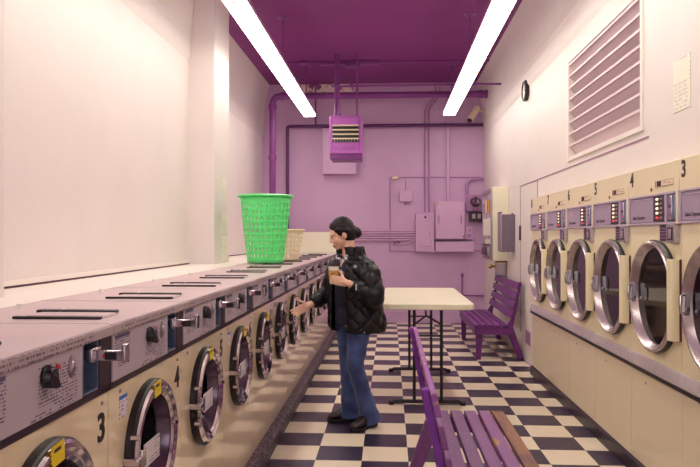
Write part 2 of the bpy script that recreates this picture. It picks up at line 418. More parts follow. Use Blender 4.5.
# ------------------------------------------------------------------ washers
WP = 0.722
def make_washer():
    root = thing('washing_machine', '', 'washing machine')
    cy, cz, R = .345, .632, .222
    b = B()
    plate_hole(b, 0, .002, WP - .002, 0, .893, cy, cz, .17)
    # body shell behind the front
    for (y, ) in ((.002,), (WP - .002,)):
        b.faces.new([b.verts.new((x, y, z)) for x, z in ((0, 0), (-.593, 0), (-.593, 1.073), (-.07, 1.073), (-.07, .893), (0, .893))])
    for (p, q) in (((0, .893), (-.07, .893)), ((-.07, .893), (-.07, 1.073)), ((-.07, 1.073), (-.593, 1.073)), ((-.593, 1.073), (-.593, 0)), ((-.593, 0), (0, 0))):
        b.faces.new([b.verts.new((p[0], .002, p[1])), b.verts.new((p[0], WP - .002, p[1])), b.verts.new((q[0], WP - .002, q[1])), b.verts.new((q[0], .002, q[1]))])
    bmesh.ops.remove_doubles(b, verts=b.verts, dist=1e-5)
    body = O('body', b, 'washer', root)
    # top
    b = B(); box(b, -.593, .012, .0025, WP - .0025, 1.074, 1.095); tp = O('top_panel', b, 'washer_top', root, bev=.003)
    b = B(); box(b, -.59, .010, .0, .006, 1.0951, 1.0965); O('joint_strip', b, 'white', tp)
    b = B(); box(b, .006, .018, .0, WP - .002, 1.062, 1.090); O('front_lip', b, 'lip_print', tp, bev=.002)
    # dispenser lid
    b = B(); box(b, -.345, -.085, .16, .262, 1.095, 1.101); lid = O('dispenser_lid', b, 'washer_top', root, bev=.002)
    b = B(); box(b, -.36, -.075, .098, .116, 1.095, 1.104); box(b, -.075, -.068, .098, .12, 1.095, 1.104); O('lid_edge', b, 'black', lid, bev=.003)
    b = B(); box(b, -.37, -.29, .265, .305, 1.095, 1.107); box(b, -.283, -.088, .265, .305, 1.095, 1.107); O('hinge', b, 'black', lid, bev=.005)
    b = B(); box(b, -.36, -.075, .116, .27, 1.0951, 1.0985); O('lid_base_plate', b, 'washer_top', lid)  # flat plate between the black bars, same colour as the washer top
    b = B(); cyl(b, (-.515, .42, 1.095), (-.515, .42, 1.113), .014, .009, 14); O('cap', b, 'white', root)
    # control panel
    b = B()
    box(b, -.068, .004, .003, .016, .893, 1.062); box(b, -.068, .004, .395, .41, .893, 1.062)
    box(b, -.068, .004, .535, .540, .905, 1.062); box(b, -.068, .006, .645, WP - .002, .893, 1.062)
    box(b, -.068, .006, .003, WP - .002, .893, .913); box(b, -.068, -.006, .003, .538, .893, 1.062)
    fr = O('control_frame', b, 'black_band', root)
    b = B(); box(b, -.006, .009, .014, .530, .914, 1.061); pl = O('control_panel', b, 'panel_print', root, bev=.002)
    b = B(); box(b, .0091, .0098, .03, .15, 1.043, 1.053); O('title_bar', b, mat('blue_grey_title', (84, 72, 110), .5), pl)
    b = B(); lathe(b, (.009, .328, 1.015), (1, 0, 0), [(0, .029), (.006, .029), (.012, .024), (.024, .021), (.026, 0)], 24)
    prism(b, [(.316, 1.022), (.308, .992), (.330, .985), (.356, .984), (.340, 1.014)], 'x', .022, .036)
    O('dial_knob', b, 'black', root, bev=.001)
    b = B(); lathe(b, (.009, .385, 1.028), (1, 0, 0), [(0, .009), (.004, .009), (.007, .005), (.008, 0)], 14); O('indicator_lamp', b, 'red', root)
    b = B(); lathe(b, (0, 0, 0), (1, 0, 0), [(0, .021), (.004, .021), (.006, .015), (.005, .011), (.009, .008), (.009, 0)], 20)
    for v in b.verts: v.co = V((v.co.x + .009, v.co.y * .8 + .462, v.co.z * 1.45 + 1.015))
    O('coin_lock', b, 'steel', root)
    # coin slide recess
    b = B()
    box(b, -.066, -.060, .541, .644, .914, 1.06); box(b, -.066, .004, .541, .546, .914, 1.06); box(b, -.066, .004, .639, .644, .914, 1.06)
    box(b, -.066, .004, .541, .644, .914, .919); box(b, -.062, -.03, .560, .575, .92, 1.055)
    box(b, -.062, -.04, .546, .64, .985, .989)
    O('coin_recess', b, 'steel_blue', root, bev=.001)
    b = B(); box(b, -.06, .105, .580, .612, 1.008, 1.038); box(b, .0, .02, .565, .628, 1.004, 1.044)
    cs = O('coin_slide', b, 'chrome', root, bev=.003)
    b = B(); box(b, .098, .110, .578, .614, 1.002, 1.056); O('slide_handle', b, 'chrome', cs, bev=.004)
    b = B(); box(b, .05, .085, .5785, .581, 1.012, 1.033); box(b, .05, .085, .59, .605, 1.0355, 1.037); O('coin_slot', b, 'black', cs)
    b = B(); box(b, .044, .05, .578, .581, 1.018, 1.028); O('slot_mark', b, 'red', cs)
    # door
    b = B(); lathe(b, (0, cy, cz), (1, 0, 0), [(.0, .171), (.0, R), (.024, R), (.030, R - .006), (.030, .171)], 56, close=True)
    dr = O('door', b, 'black', root)
    b = B(); lathe(b, (0, cy, cz), (1, 0, 0), [(.022, R - .012), (.034, R - .006), (.042, R - .014), (.044, R - .026), (.036, R - .036), (.037, .176), (.028, .166), (.022, .166), (.02, .17)], 56, close=True)
    O('chrome_ring', b, 'chrome', dr, angle=28)
    b = B(); lathe(b, (0, cy, cz), (1, 0, 0), [(.026, .1665), (.004, .160), (-.03, .150), (-.03, .158), (.0, .17), (.026, .1695)], 56, close=True); O('inner_rim', b, 'dark_rim', dr)
    b = B(); lathe(b, (0, cy, cz), (1, 0, 0), [(-.022, .153), (-.03, .148), (-.062, .13), (-.085, .08), (-.092, 0)], 40); O('door_glass', b, 'glass_washer', dr)
    b = B(); lathe(b, (0, cy, cz), (1, 0, 0), [(-.001, .1695), (-.1, .1695), (-.1, .23), (-.42, .23), (-.42, 0)], 40); O('drum', b, 'drum', root)
    b = B()
    prism(b, [(cy - R - .006, cz - .012), (cy - .19, cz - .012), (cy - .19, cz - .03), (cy - .155, cz - .03), (cy - .155, cz + .03), (cy - .19, cz + .03), (cy - .19, cz + .012), (cy - R - .006, cz + .012)], 'x', .0, .052)
    O('latch', b, 'chrome', dr, bev=.003)
    for s in (-1, 1):
        b = B(); cyl(b, (.02, cy - R * .94, cz + s * .075), (.046, cy - R * .94, cz + s * .075), .009, seg=12); O('latch_bolt', b, 'chrome', dr)
    b = B(); box(b, .044, .050, cy - .165, cy - .02, cz - .04, cz + .04); O('latch_label', b, 'label_print', dr, bev=.003)
    b = B(); cyl(b, (.036, cy + R - .03, cz + .02), (.05, cy + R - .03, cz + .02), .01, seg=12); O('hinge_pin', b, 'chrome', dr)
    b = B(); cyl(b, (0, .675, .865), (.004, .675, .865), .006, seg=10); O('screw', b, 'steel', root)
    b = B(); cyl(b, (0, .09, .87), (.004, .09, .87), .006, seg=10); O('screw', b, 'steel', root)
    return root
def sticker_yellow(root, dy=0.0):
    b = B(); box(b, .0435, .0445, .300 + dy, .368 + dy, .803, .856)
    mt = Matrix.Translation((0, .345, .632)) @ Matrix.Rotation(math.radians(4), 4, 'X') @ Matrix.Translation((0, -.345, -.632))
    b.transform(mt); o = O('yellow_sticker', b, 'sticker_yellow', root); o['label'] = 'yellow warning sticker'
    b = B(); box(b, .0447, .0449, .315 + dy, .35 + dy, .836, .845); b.transform(mt); O('sticker_heading', b, 'black', o)
def sticker_blue(root):
    b = B(); box(b, .0, .001, .085, .15, .78, .84); o = O('instruction_sticker', b, 'sticker_white', root); o['label'] = 'white sticker with a blue heading'
    b = B(); box(b, .0, .0015, .085, .15, .84, .852); O('sticker_heading', b, 'sticker_blue', o)

washer0 = make_washer()
ORD = ['', '', '', 'nearest', 'second', 'third', 'fourth', 'fifth', 'sixth', 'seventh', 'eighth', 'ninth', 'tenth', 'eleventh', 'twelfth', 'farthest']
proto = washer0
extra = {3: 'nearest in the left row, numbered 3, cut by the picture edge', 4: 'numbered 4, second in the left row', 5: 'numbered 5, third in the left row', 6: 'numbered 6, fourth in the left row',
         7: 'numbered 7, fifth in the left row', 8: 'numbered 8, sixth in the left row', 9: 'seventh in the left row, just before the open hand', 10: 'eighth in the left row, at the open hand', 11: 'ninth in the left row, seen past the sleeve', 12: 'tenth in the left row, beside the person',
         13: 'eleventh in the left row, beside the coffee cup', 14: 'twelfth in the left row, mostly behind the person', 15: 'farthest in the left row, before the white board'}
washers = []
for n in range(3, 16):
    w = proto if n == 3 else copy_tree(proto)
    w.location = (-.857, 1.308 + WP * (n - 3), .1)
    w['label'] = 'beige washing machine, ' + extra[n]
    w['group'] = 'washing machines along the left wall'
    washers.append(w)
for n, w in zip(range(3, 16), washers):
    text('number', str(n), .115, 'black', w, (.001, .672, .79), (0, 1, 0), (0, 0, 1), bold=.003)
    if n in (3, 4, 5, 6, 7, 9): sticker_yellow(w)
    if n in (4, 6, 8): sticker_blue(w)

# ------------------------------------------------------------------ dryers
DP = .746
def make_dryer():
    """x local 0 = front plane, -x toward the aisle"""
    root = thing('tumble_dryer', '', 'dryer')
    cy, cz, R = .332, 1.031, .318
    W0, W1 = .002, DP - .002
    b = B(); plate_hole(b, 0, W0, W1, .65, 1.775, cy, cz, R - .02)
    for y in (W0, W1): b.faces.new([b.verts.new((x, y, z)) for x, z in ((0, .65), (0, 1.775), (.55, 1.775), (.55, .65))])
    for p, q in (((0, 1.775), (.55, 1.775)), ((.55, 1.775), (.55, .65)), ((.55, .65), (0, .65))):
        b.faces.new([b.verts.new((p[0], W0, p[1])), b.verts.new((p[0], W1, p[1])), b.verts.new((q[0], W1, q[1])), b.verts.new((q[0], W0, q[1]))])
    bmesh.ops.remove_doubles(b, verts=b.verts, dist=1e-5)
    O('body', b, 'dryer', root)
    b = B(); box(b, .0, .55, W0, W1, 0, .648); O('lower_panel', b, 'dryer_low', root, bev=.003)
    b = B(); cyl(b, (-.004, .5, .50), (.0, .5, .50), .007, seg=10); O('screw', b, 'steel', root)
    b = B(); prism(b, [(0, .578), (0, .658), (-.010, .656), (-.022, .622), (-.022, .590), (-.010, .578)], 'y', 0.001, DP - .003); rl = O('bumper_rail', b, 'rail', root)
    b = B(); prism(b, [(0, .562), (0, .578), (-.018, .578), (-.018, .562)], 'y', 0.001, DP - .001); O('rail_gasket', b, 'black', rl)
    # top band details
    b = B(); box(b, -.012, .0, W0, W1, 1.612, 1.775); tb = O('top_band', b, 'dryer', root, bev=.003)
    b = B(); box(b, -.015, -.011, .07, .315, 1.646, 1.684); bd = O('badge', b, 'cream_plastic', tb, bev=.003)
    b = B(); box(b, -.0165, -.0145, .23, .285, 1.652, 1.679); O('badge_mark', b, 'black', bd)
    b = B(); box(b, -.0158, -.0148, .076, .31, 1.648, 1.6505); box(b, -.0158, -.0148, .076, .31, 1.680, 1.682); box(b, -.0158, -.0148, .298, .309, 1.65, 1.68); box(b, -.016, -.0148, .10, .13, 1.661, 1.664); box(b, -.016, -.0148, .155, .2, 1.668, 1.671); O('badge_border', b, mat('bronze_ink', (128, 84, 60), .5), bd)
    b = B(); lathe(b, (-.012, .374, 1.640), (-1, 0, 0), [(0, .011), (.004, .010), (.005, .004), (.002, 0)], 14); O('key_lock', b, mat('copper_lock', (176, 96, 84), .4, metal=.6), tb)
    # control fascia
    b = B()
    box(b, -.004, .0, W0, W1, 1.437, 1.612)
    box(b, -.018, -.004, W0, W1, 1.437, 1.449); box(b, -.018, -.004, W0, W1, 1.60, 1.612)
    box(b, -.018, -.004, .150, .180, 1.449, 1.60); box(b, -.018, -.004, .715, W1, 1.449, 1.60)
    cf = O('control_fascia', b, 'lavender', root, bev=.002)
    b = B(); box(b, -.02, -.002, W0, .026, 1.437, 1.612); O('corner_post', b, 'dryer', cf, bev=.003)
    b = B(); box(b, -.013, -.004, .35, .712, 1.452, 1.597); box(b, -.016, -.012, .36, .70, 1.582, 1.586); O('instruction_plate', b, 'lavender_dark', cf, bev=.003)
    text('plate_text', 'Select Operator', .030, 'black', cf, (-.0135, .575, 1.482), (0, -1, 0), (0, 0, 1), depth=.0006)
    b = B(); box(b, -.016, -.004, .186, .340, 1.452, 1.597); dsp = O('display', b, 'black_band', cf, bev=.003)
    for i in range(5):
        b = B(); box(b, -.0185, -.015, .268, .30, 1.470 + i * .026, 1.482 + i * .026); O('indicator_lamp', b, 'light_red' if i == 0 else 'light_on', dsp, bev=.002)
        b = B(); box(b, -.0175, -.015, .215, .245, 1.472 + i * .026, 1.480 + i * .026); O('selector_button', b, 'steel', dsp, bev=.002)
    b = B(); box(b, -.012, -.003, .042, .146, 1.452, 1.597); cp = O('coin_plate', b, 'steel_blue', cf, bev=.004)
    b = B(); box(b, -.022, -.011, .075, .115, 1.462, 1.59); O('coin_slot', b, 'chrome', cp, bev=.004)
    b = B(); box(b, -.0235, -.021, .085, .108, 1.525, 1.54); box(b, -.015, -.011, .05, .14, 1.455, 1.462); O('slot_opening', b, 'black', cp)
    # coin box beneath
    b = B(); box(b, -.008, .0, .135, .27, 1.345, 1.436); O('vent_panel', b, 'black_band', root, bev=.002)
    for i in range(4):
        b2 = B(); box(b2, -.011, -.007, .15, .255, 1.36 + i * .018, 1.364 + i * .018); O('vent_slat', b2, 'lilac_dark', root)
    b = B(); box(b, -.03, .0, .025, .125, 1.335, 1.436); box(b, -.035, -.03, .06, .095, 1.36, 1.41); cb = O('coin_box', b, 'steel', root, bev=.006)
    b = B(); box(b, -.032, -.029, .04, .11, 1.35, 1.42); O('coin_box_face', b, 'black_band', cb, bev=.003)
    # door
    b = B(); lathe(b, (0, cy, cz), (-1, 0, 0), [(.0, R - .022), (.0, R), (.02, R + .004), (.034, R - .004), (.036, R - .014)], 64); O('door_gasket', b, 'black', root)
    b = B(); lathe(b, (0, cy, cz), (-1, 0, 0), [(.030, R - .002), (.044, R - .004), (.050, R - .012), (.048, R - .020), (.036, R - .026), (.008, R - .046), (.002, R - .046), (.004, R - .038), (.02, R - .018), (.028, R - .010)], 64, close=True)
    dr = O('door', b, 'ring', root, angle=28)
    b = B(); lathe(b, (0, cy, cz), (-1, 0, 0), [(.006, R - .044), (.004, R*.6), (.004, 0)], 64); O('door_glass', b, 'glass_dryer', dr)
    b = B(); lathe(b, (0, cy, cz), (-1, 0, 0), [(-.0, R - .021), (-.08, R - .021), (-.08, .315), (-.50, .315), (-.50, 0)], 40); O('drum', b, 'drum', root)
    b = B()
    box(b, -.045, -.020, cy + R - .044, cy + R - .032, cz - .055, cz + .055)
    tube(b, [(-.034, cy + R - .038, cz - .048), (-.062, cy + R - .038, cz - .042), (-.065, cy + R - .038, cz), (-.062, cy + R - .038, cz + .042), (-.034, cy + R - .038, cz + .048)], .0065, 10)
    O('handle', b, 'chrome', dr)
    b = B(); cyl(b, (.0, cy + R - .10, cz - .03), (-.014, cy + R - .10, cz - .03), .009, seg=12); O('door_screw', b, 'steel', dr)
    b = B(); prism(b, [(0, .006), (-.040, .004), (-.050, .010), (-.054, .060), (-.048, .066), (0, .066)], 'z', cz - .21, cz + .22); O('hinge_cover', b, 'dryer', root, bev=.003)
    b = B(); prism(b, [(0, .001), (-.010, .001), (-.010, .0065), (0, .006)], 'z', cz - .21, cz + .22); O('hinge_edge', b, 'seam_dark', root)
    return root
d0 = make_dryer()
dl = {3: 'numbered 3, cut by the picture edge', 4: 'numbered 4, between dryers 3 and 5', 5: 'numbered 5, between dryers 4 and 6', 6: 'numbered 6, between dryers 5 and 7', 7: 'numbered 7, between dryers 6 and 8', 8: 'numbered 8, last before the bench'}
dryers = []
for n in range(3, 9):
    d = d0 if n == 3 else copy_tree(d0)
    d.location = (1.52, 2.892 + DP * (n - 3), .092)
    d['label'] = 'cream tumble dryer with lavender controls, ' + dl[n]
    d['group'] = 'tumble dryers along the right wall'
    dryers.append((n, d))
for n, dd in dryers:
    text('number', str(n), .12, 'black', dd, (-.0125, DP - .055, 1.715), (0, -1, 0), (0, 0, 1), bold=.003)

# ------------------------------------------------------------------ louvre, clock, notices on the walls
lv = thing('wall_louvre', 'large white slatted louvre high on the right wall above the dryers', 'louvre', (XR, LY0, LZ0))
b = B(); W_, H_ = LY1 - LY0, LZ1 - LZ0
for (y0, y1, z0, z1) in ((-.03, .012, -.03, H_ + .03), (W_ - .012, W_ + .03, -.03, H_ + .03), (.012, W_ - .012, -.03, .006), (.012, W_ - .012, H_ - .006, H_ + .03)): box(b, -.014, .09, y0, y1, z0, z1)
O('frame', b, 'trim', lv, bev=.004)
b = B(); box(b, .1, .12, 0, W_, 0, H_); O('backing', b, 'mauve_line', lv)
for i in range(8):
    b = B(); z = .022 + i * (H_ - .03) / 8
    z += .078; prism(b, [(-.008, z), (-.008, z + .019), (.006, z + .019), (.092, z - .085), (.092, z - .10), (.004, z)], 'y', .013, W_ - .013); O('slat', b, 'slat', lv)

ck = thing('wall_clock', 'small round black rimmed clock high on the right wall', 'clock', (XR, 7.99, 3.155))
b = B(); lathe(b, (0, 0, 0), (-1, 0, 0), [(0, .122), (.04, .125), (.05, .115), (.05, .1), (.035, .096), (.034, 0)], 8); b.transform(Matrix.Rotation(math.radians(22.5), 4, 'X')); O('rim', b, 'black', ck)
b = B(); lathe(b, (-.034, 0, 0), (-1, 0, 0), [(0, .097), (.003, .097), (.003, 0)], 8); b.transform(Matrix.Rotation(math.radians(22.5), 4, 'X')); O('clock_face', b, 'white', ck)
b = B(); box(b, -.041, -.038, -.006, .006, 0, .075); O('hand', b, 'black', ck)
b = B(); box(b, -.041, -.038, -.05, 0, -.005, .005); O('hand', b, 'black', ck)

b = B(); box(b, -.003, 0, -.11, .11, -.145, .145); o = O('paper_notice', b, 'paper_print_y', loc=(XR - .0005, 3.82, 2.30)); tag(o, 'printed white notice taped to the right wall right of the louvre', 'notice')
for k, (y0, y1, z0, z1, s) in enumerate(((6.79, 6.99, 1.80, 2.075, 'topmost of the three paper notices on the left pilaster'), (6.745, 7.03, 1.50, 1.71, 'middle one of the three paper notices on the left pilaster'), (6.79, 7.03, 1.215, 1.475, 'lowest of the three paper notices on the left pilaster'))):
    b = B(); box(b, 0, .003, -(y1 - y0) / 2, (y1 - y0) / 2, -(z1 - z0) / 2, (z1 - z0) / 2)
    o = O('paper_notice', b, 'paper_print_y', loc=(-1.6995, (y0 + y1) / 2, (z0 + z1) / 2)); tag(o, s, 'notice', 'notices on the left pilaster')

b = B(); box(b, -.006, 0, -.14, .14, -.085, .085)
vt = thing('floor_vent', 'small grey vent grille low on the right wall between bench and dryers', 'vent', (XR, 7.96, .30))
O('vent_frame', b, 'lilac_metal', vt, bev=.002)
for i in range(7):
    b = B(); box(b, -.012, -.005, -.115 + i * .036, -.100 + i * .036, -.068, .068); O('slat', b, 'grille', vt)
b = B(); box(b, -.02, 0, -.02, .02, -.09, .09); dh = O('door_pull', b, 'seam_dark', loc=(XR - .002, 8.40, 1.51), bev=.005); tag(dh, 'dark red pull on the flush access door in the right wall', 'handle')

# ------------------------------------------------------------------ lights
def fixture(x, y0, y1, z, label):
    t = thing('fluorescent_light', label, 'light', (x, y0, z), 'long fluorescent ceiling lights')
    L_ = y1 - y0
    b = B(); prism(b, [(-.098, .012), (-.085, .062), (.085, .062), (.098, .012), (.098, .004), (-.098, .004)], 'y', 0, L_); O('housing', b, 'lilac_metal', t)
    b = B(); prism(b, [(-.094, .004), (-.092, -.016), (-.080, -.026), (.080, -.026), (.092, -.016), (.094, .004)], 'y', .012, L_ - .012); O('diffuser', b, 'lens', t)
    for y in (0, L_ - .012):
        b = B(); prism(b, [(-.096, .004), (-.094, -.017), (-.081, -.028), (.081, -.028), (.094, -.017), (.096, .004)], 'y', y, y + .012); O('end_cap', b, 'lens', t)
    k = 0
    yy = 9.23 - y0
    while yy > 0:
        for s in (-1, 1):
            b = B(); box(b, s * .09 - .006, s * .09 + .006, yy - .008, yy + .008, -.024, .008); O('clip', b, 'brass', t)
        b = B(); box(b, -.03, .03, yy - .06, yy - .02, -.0275, -.0255); O('lens_seam', b, 'cream_plastic', t)
        yy -= 1.24
    for yw in (8.04, 10.3, 5.78, 3.5):
        if yw > y0:
            b = B(); lathe(b, (0, yw - y0, ZC - z), (0, 0, -1), [(0, .075), (.012, .07), (.035, .02), (.04, .008), (ZC - z - .055, .008), (ZC - z - .055, 0)], 16); O('hanging_rod', b, 'pipe', t)
    return t
fixture(-1.268, 1.4, 10.74, 3.40, 'left of the two long fluorescent ceiling lights, above the washers')
fixture(.94, 1.4, 10.74, 3.40, 'right of the two long fluorescent ceiling lights, toward the dryers')

# ------------------------------------------------------------------ pipes at the back
b = B(); pts = [(-1.875, 10.82, 1.2), (-1.875, 10.82, 3.60)] + arc((-1.755, 10.82, 3.60), (-1, 0, 0), (0, 0, 1), .12, 0, PI / 2)[1:] + [(1.535, 10.82, 3.715)]
bp = thing('drain_pipe', 'thick purple pipe rising from the washers and crossing below the ceiling', 'pipe', (-1.875, 10.82, 1.2))
def off(bm, v): bm.transform(Matrix.Translation(-V(v))); return bm
tube(b, pts, .052, 20); O('pipe_run', off(b, (-1.875, 10.82, 1.2)), 'pipe', bp)
for p, q in (((-1.875, 10.82, 3.50), (-1.875, 10.82, 3.60)), ((-1.875, 10.82, 2.70), (-1.875, 10.82, 2.77)), ((-1.74, 10.82, 3.72), (-1.68, 10.82, 3.72)), ((1.40, 10.82, 3.715), (1.47, 10.82, 3.715)), ((1.50, 10.82, 3.715), (1.54, 10.82, 3.715))):
    b = B(); cyl(b, p, q, .066, seg=20); O('coupling', off(b, (-1.875, 10.82, 1.2)), 'pipe', bp, bev=.006)
b = B(); tube(b, [(-1.73, 11.48, 1.2), (-1.73, 11.48, 3.31)] + arc((-1.70, 11.48, 3.31), (-1, 0, 0), (0, 0, 1), .03, 0, PI / 2, 4)[1:] + [(1.565, 11.48, 3.34)], .028, 14)
o = O('water_pipe', b, 'pipe_dark'); tag(o, 'thin dark purple pipe framing the back wall below the thick pipe', 'pipe')
b = B(); tube(b, [(-.82, 9.62, 3.60), (1.6, 9.62, 3.605)], .016, 10); o = O('conduit', b, 'pipe'); tag(o, 'thin horizontal purple conduit ending in the right wall before the thick pipe', 'pipe')
b = B(); tube(b, [(-1.26, 11.55, 3.36), (-1.26, 11.55, 4.06)], .013, 8); o = O('conduit', b, 'pipe'); tag(o, 'short vertical conduit on the back wall above the dark pipe at left', 'pipe')
for dx in (0, .07):
    b = B(); tube(b, [(.60 + dx, 11.55, 1.88), (.60 + dx, 11.55, 3.60), (.64 + dx, 11.55, 3.68), (.78 + dx, 11.55, 3.85), (.78 + dx, 11.55, 4.06)], .013, 8); o = O('conduit', b, 'lilac_dark'); tag(o, ('left' if dx == 0 else 'right') + ' one of the twin thin conduits dropping to the breaker panel', 'pipe')
b = B(); tube(b, [(.985, 11.546, 2.07), (.985, 11.546, 3.9)], .030, 14); o = O('conduit', b, 'lilac_metal'); tag(o, 'wide light lilac conduit rising from the big electrical cabinet', 'pipe')
for k in range(5):
    z = 1.568 - k * .040
    b = B(); tube(b, [(-.72, 11.56, z), (.435, 11.56, z)], .013, 8); o = O('conduit', b, 'lilac_metal'); tag(o, ['topmost', 'second from top', 'middle', 'fourth from top', 'lowest'][k] + ' of five horizontal conduits running into the breaker panel', 'pipe', 'horizontal conduits on the back wall')
b = B(); tube(b, [(.009, 11.585, 1.222), (.009, 11.585, 2.46), (.02, 11.585, 2.475), (1.54, 11.585, 2.47)], .008, 8); tube(b, [(.009, 11.585, 1.222), (.43, 11.585, 1.222)], .007, 8); tube(b, [(1.41, 11.585, 1.225), (1.56, 11.585, 1.225)], .01, 8)
o = O('wire_raceway', b, 'lilac_dark'); tag(o, 'thin surface wire raceway forming a rectangle around the electrical boxes', 'raceway')
b = B(); prism(b, [(.04, 2.44), (.13, 2.44), (.155, 2.475), (.10, 2.49), (.05, 2.48)], 'y', 11.54, 11.585); o = O('junction_box', b, 'cream_plastic', bev=.004); tag(o, 'small cream junction box at the top left of the wire rectangle', 'box')
# ceiling bar and rods
b = B(); box(b, -1.04, -.14, 10.08, 10.2, ZC - .05, ZC); box(b, -.14, 1.55, 10.13, 10.16, ZC - .022, ZC); box(b, -1.5, -1.04, 10.1, 10.13, ZC - .02, ZC); cyl(b, (-1.28, 10.115, ZC - .03), (-1.28, 10.115, ZC), .08, seg=16); cyl(b, (-.55, 10.14, ZC - .08), (-.55, 10.14, ZC - .05), .12, seg=16)
o = O('ceiling_raceway', b, 'pipe', bev=.004); tag(o, 'purple raceway strip across the ceiling above the heater', 'raceway')

# heater
ht = thing('unit_heater', 'bright purple ceiling-hung gas heater box with louvred front', 'heater', (-.618, 9.6, 2.56))
b = B(); prism(b, [(-.232, .08), (-.232, .60), (-.218, .622), (.218, .622), (.232, .60), (.232, .08)], 'y', 0, .46); O('casing', b, 'heater', ht, bev=.008)
b = B(); prism(b, [(-.232, .08), (.232, .08), (.222, .0), (-.222, 0)], 'y', .01, .45); O('base_tray', b, 'heater_dark', ht, bev=.01)
b = B()
for r_ in ((-.195, .195, .07, .075), (-.195, .195, .595, .60), (-.195, -.19, .07, .60), (.19, .195, .07, .60)): box(b, r_[0], r_[1], -.006, .0, r_[2], r_[3])
O('front_trim', b, 'heater_dark', ht)
b = B(); box(b, -.185, .185, -.008, .004, .24, .475); O('louvre_opening', b, 'black', ht)
for i in range(4):
    b = B(); z = .262 + i * .062; box(b, -.187, .187, -.028, -.004, z + .02, z + .038); O('louvre_blade', b, 'cream_plastic', ht, bev=.003)
for i in range(9):
    b = B(); x = -.16 + i * .04; box(b, x, x + .006, -.014, -.006, .245, .29); O('fin', b, 'steel', ht)
for i, c in enumerate('REZNOR'): text('letter', c, .045, 'heater_dark', ht, (-.13 + i * .052, -.002, .155), (1, 0, 0), (0, 0, 1), depth=.002)
for x, y in ((-.15, .08), (-.10, .08), (.15, .08), (-.15, .40), (.15, .40)):
    b = B(); cyl(b, (x, y, .62), (x, y, 3.98 - 2.56 + (.1 if y > .3 else .1)), .011 if x != -.15 else .018, seg=10); O('hanging_rod', b, 'pipe', ht)
for x, y in ((-.15, .08), (-.10, .08), (.15, .08)):
    b = B(); cyl(b, (x, y, .622), (x, y, .65), .022, seg=12); O('rod_nut', b, 'heater_dark', ht)
b = B(); prism(b, [(-1.13, 2.52), (-.56, 2.52), (-.56, 3.30), (-1.13, 3.30)], 'y', 11.42, 11.6); o = O('wall_duct', b, 'wall_back', bev=.01); tag(o, 'boxed lilac duct on the back wall behind the heater', 'duct')

# electrical gear
bk = thing('breaker_panel', 'left narrow lilac breaker panel with an inner door', 'electrical panel', (.44, 11.6, 1.209))
b = B(); box(b, 0, .314, -.11, 0, 0, .647); O('case', b, 'lilac_metal', bk, bev=.006)
b = B(); box(b, .055, .265, -.118, -.108, .09, .52); O('panel_door', b, 'lilac_metal', bk, bev=.006)
b = B(); cyl(b, (.16, -.118, .585), (.16, -.105, .585), .018, seg=14); O('knockout', b, 'black', bk)
b = B(); box(b, .232, .245, -.128, -.117, .27, .33); O('latch', b, 'lilac_dark', bk, bev=.002)
cb_ = thing('electrical_cabinet', 'large square lilac electrical cabinet with two latches', 'electrical panel', (.764, 11.6, 1.421))
b = B(); box(b, 0, .486, -.2, 0, 0, .638); O('case', b, 'lilac_metal', cb_, bev=.006)
b = B(); box(b, .008, .478, -.212, -.2, .008, .63); O('cover', b, 'lilac_metal', cb_, bev=.005)
for x in (.055, .425):
    b = B(); tube(b, arc((x, -.215, .335), (1, 0, 0), (0, 0, 1), .05, -PI / 2.2, PI / 2.2, 6) if 0 else [(x, -.212, .27), (x, -.226, .28), (x, -.226, .385), (x, -.212, .395)], .009, 8); O('latch', b, 'lilac_dark', cb_)
for x, z in ((.02, .6), (.46, .05)):
    b = B(); box(b, x - .01, x + .02, -.22, -.21, z - .015, z + .015); O('tab', b, 'brass', cb_, bev=.002)
tr = O('wire_trough', (lambda b: (box(b, .767, 1.399, 11.42, 11.6, 1.21, 1.385), b)[1])(B()), 'lilac_metal', bev=.006); tag(tr, 'long low lilac wire trough under the electrical cabinet', 'electrical box')
mt_ = thing('electric_meter', 'round dark electric meter on a lilac socket box', 'meter', (1.44, 11.6, 1.9))
b = B(); box(b, -.155, .10, -.08, 0, -.01, .27); O('socket_box', b, 'lilac_dark', mt_, bev=.008)
b = B(); lathe(b, (0.0, -.08, .15), (0, -1, 0), [(0, .088), (.03, .088), (.045, .075), (.09, .07), (.11, .05), (.115, 0)], 28); O('meter_dome', b, 'gauge', mt_)
b = B(); cyl(b, (0, -.05, .01), (0, -.05, .07), .06, seg=20); O('collar', b, 'lilac_dark', mt_)
db = thing('switch_box', 'dark box with pale gauges just below the electric meter', 'electrical box', (1.316, 11.6, 1.727))
b = B(); box(b, .02, .256, -.16, 0, 0, .156); O('case', b, 'black_band', db, bev=.008)
for x in (.09, .18):
    b = B(); box(b, x - .03, x + .025, -.168, -.158, .04, .12); O('gauge_window', b, 'steel', db, bev=.006)
sb = thing('small_electrical_box', 'small lilac box right of the large cabinet, under the dark switch box', 'electrical box', (1.269, 11.6, 1.42))
b = B(); box(b, 0, .125, -.1, 0, 0, .213); O('case', b, 'lilac_metal', sb, bev=.006)
b = B(); cyl(b, (.075, -.112, .15), (.075, -.098, .15), .02, seg=12); O('switch', b, 'lilac_dark', sb)
b = B(); box(b, .03, .10, -.106, -.099, .03, .09); O('plate', b, 'lilac_dark', sb, bev=.003)
b = B(); tube(b, [(1.30, 11.56, 2.17), (1.30, 11.56, 2.30)] + arc((1.44, 11.56, 2.30), (-1, 0, 0), (0, 0, 1), .14, 0, PI / 2, 8)[1:] + [(1.59, 11.56, 2.44)], .024, 12)
o = O('service_conduit', b, 'lilac_dark'); tag(o, 'curved conduit from the electric meter to the corner', 'pipe')
th = thing('thermostat_box', 'small square lilac box with a knob, left of the breaker panel', 'box', (.175, 11.6, 2.06))
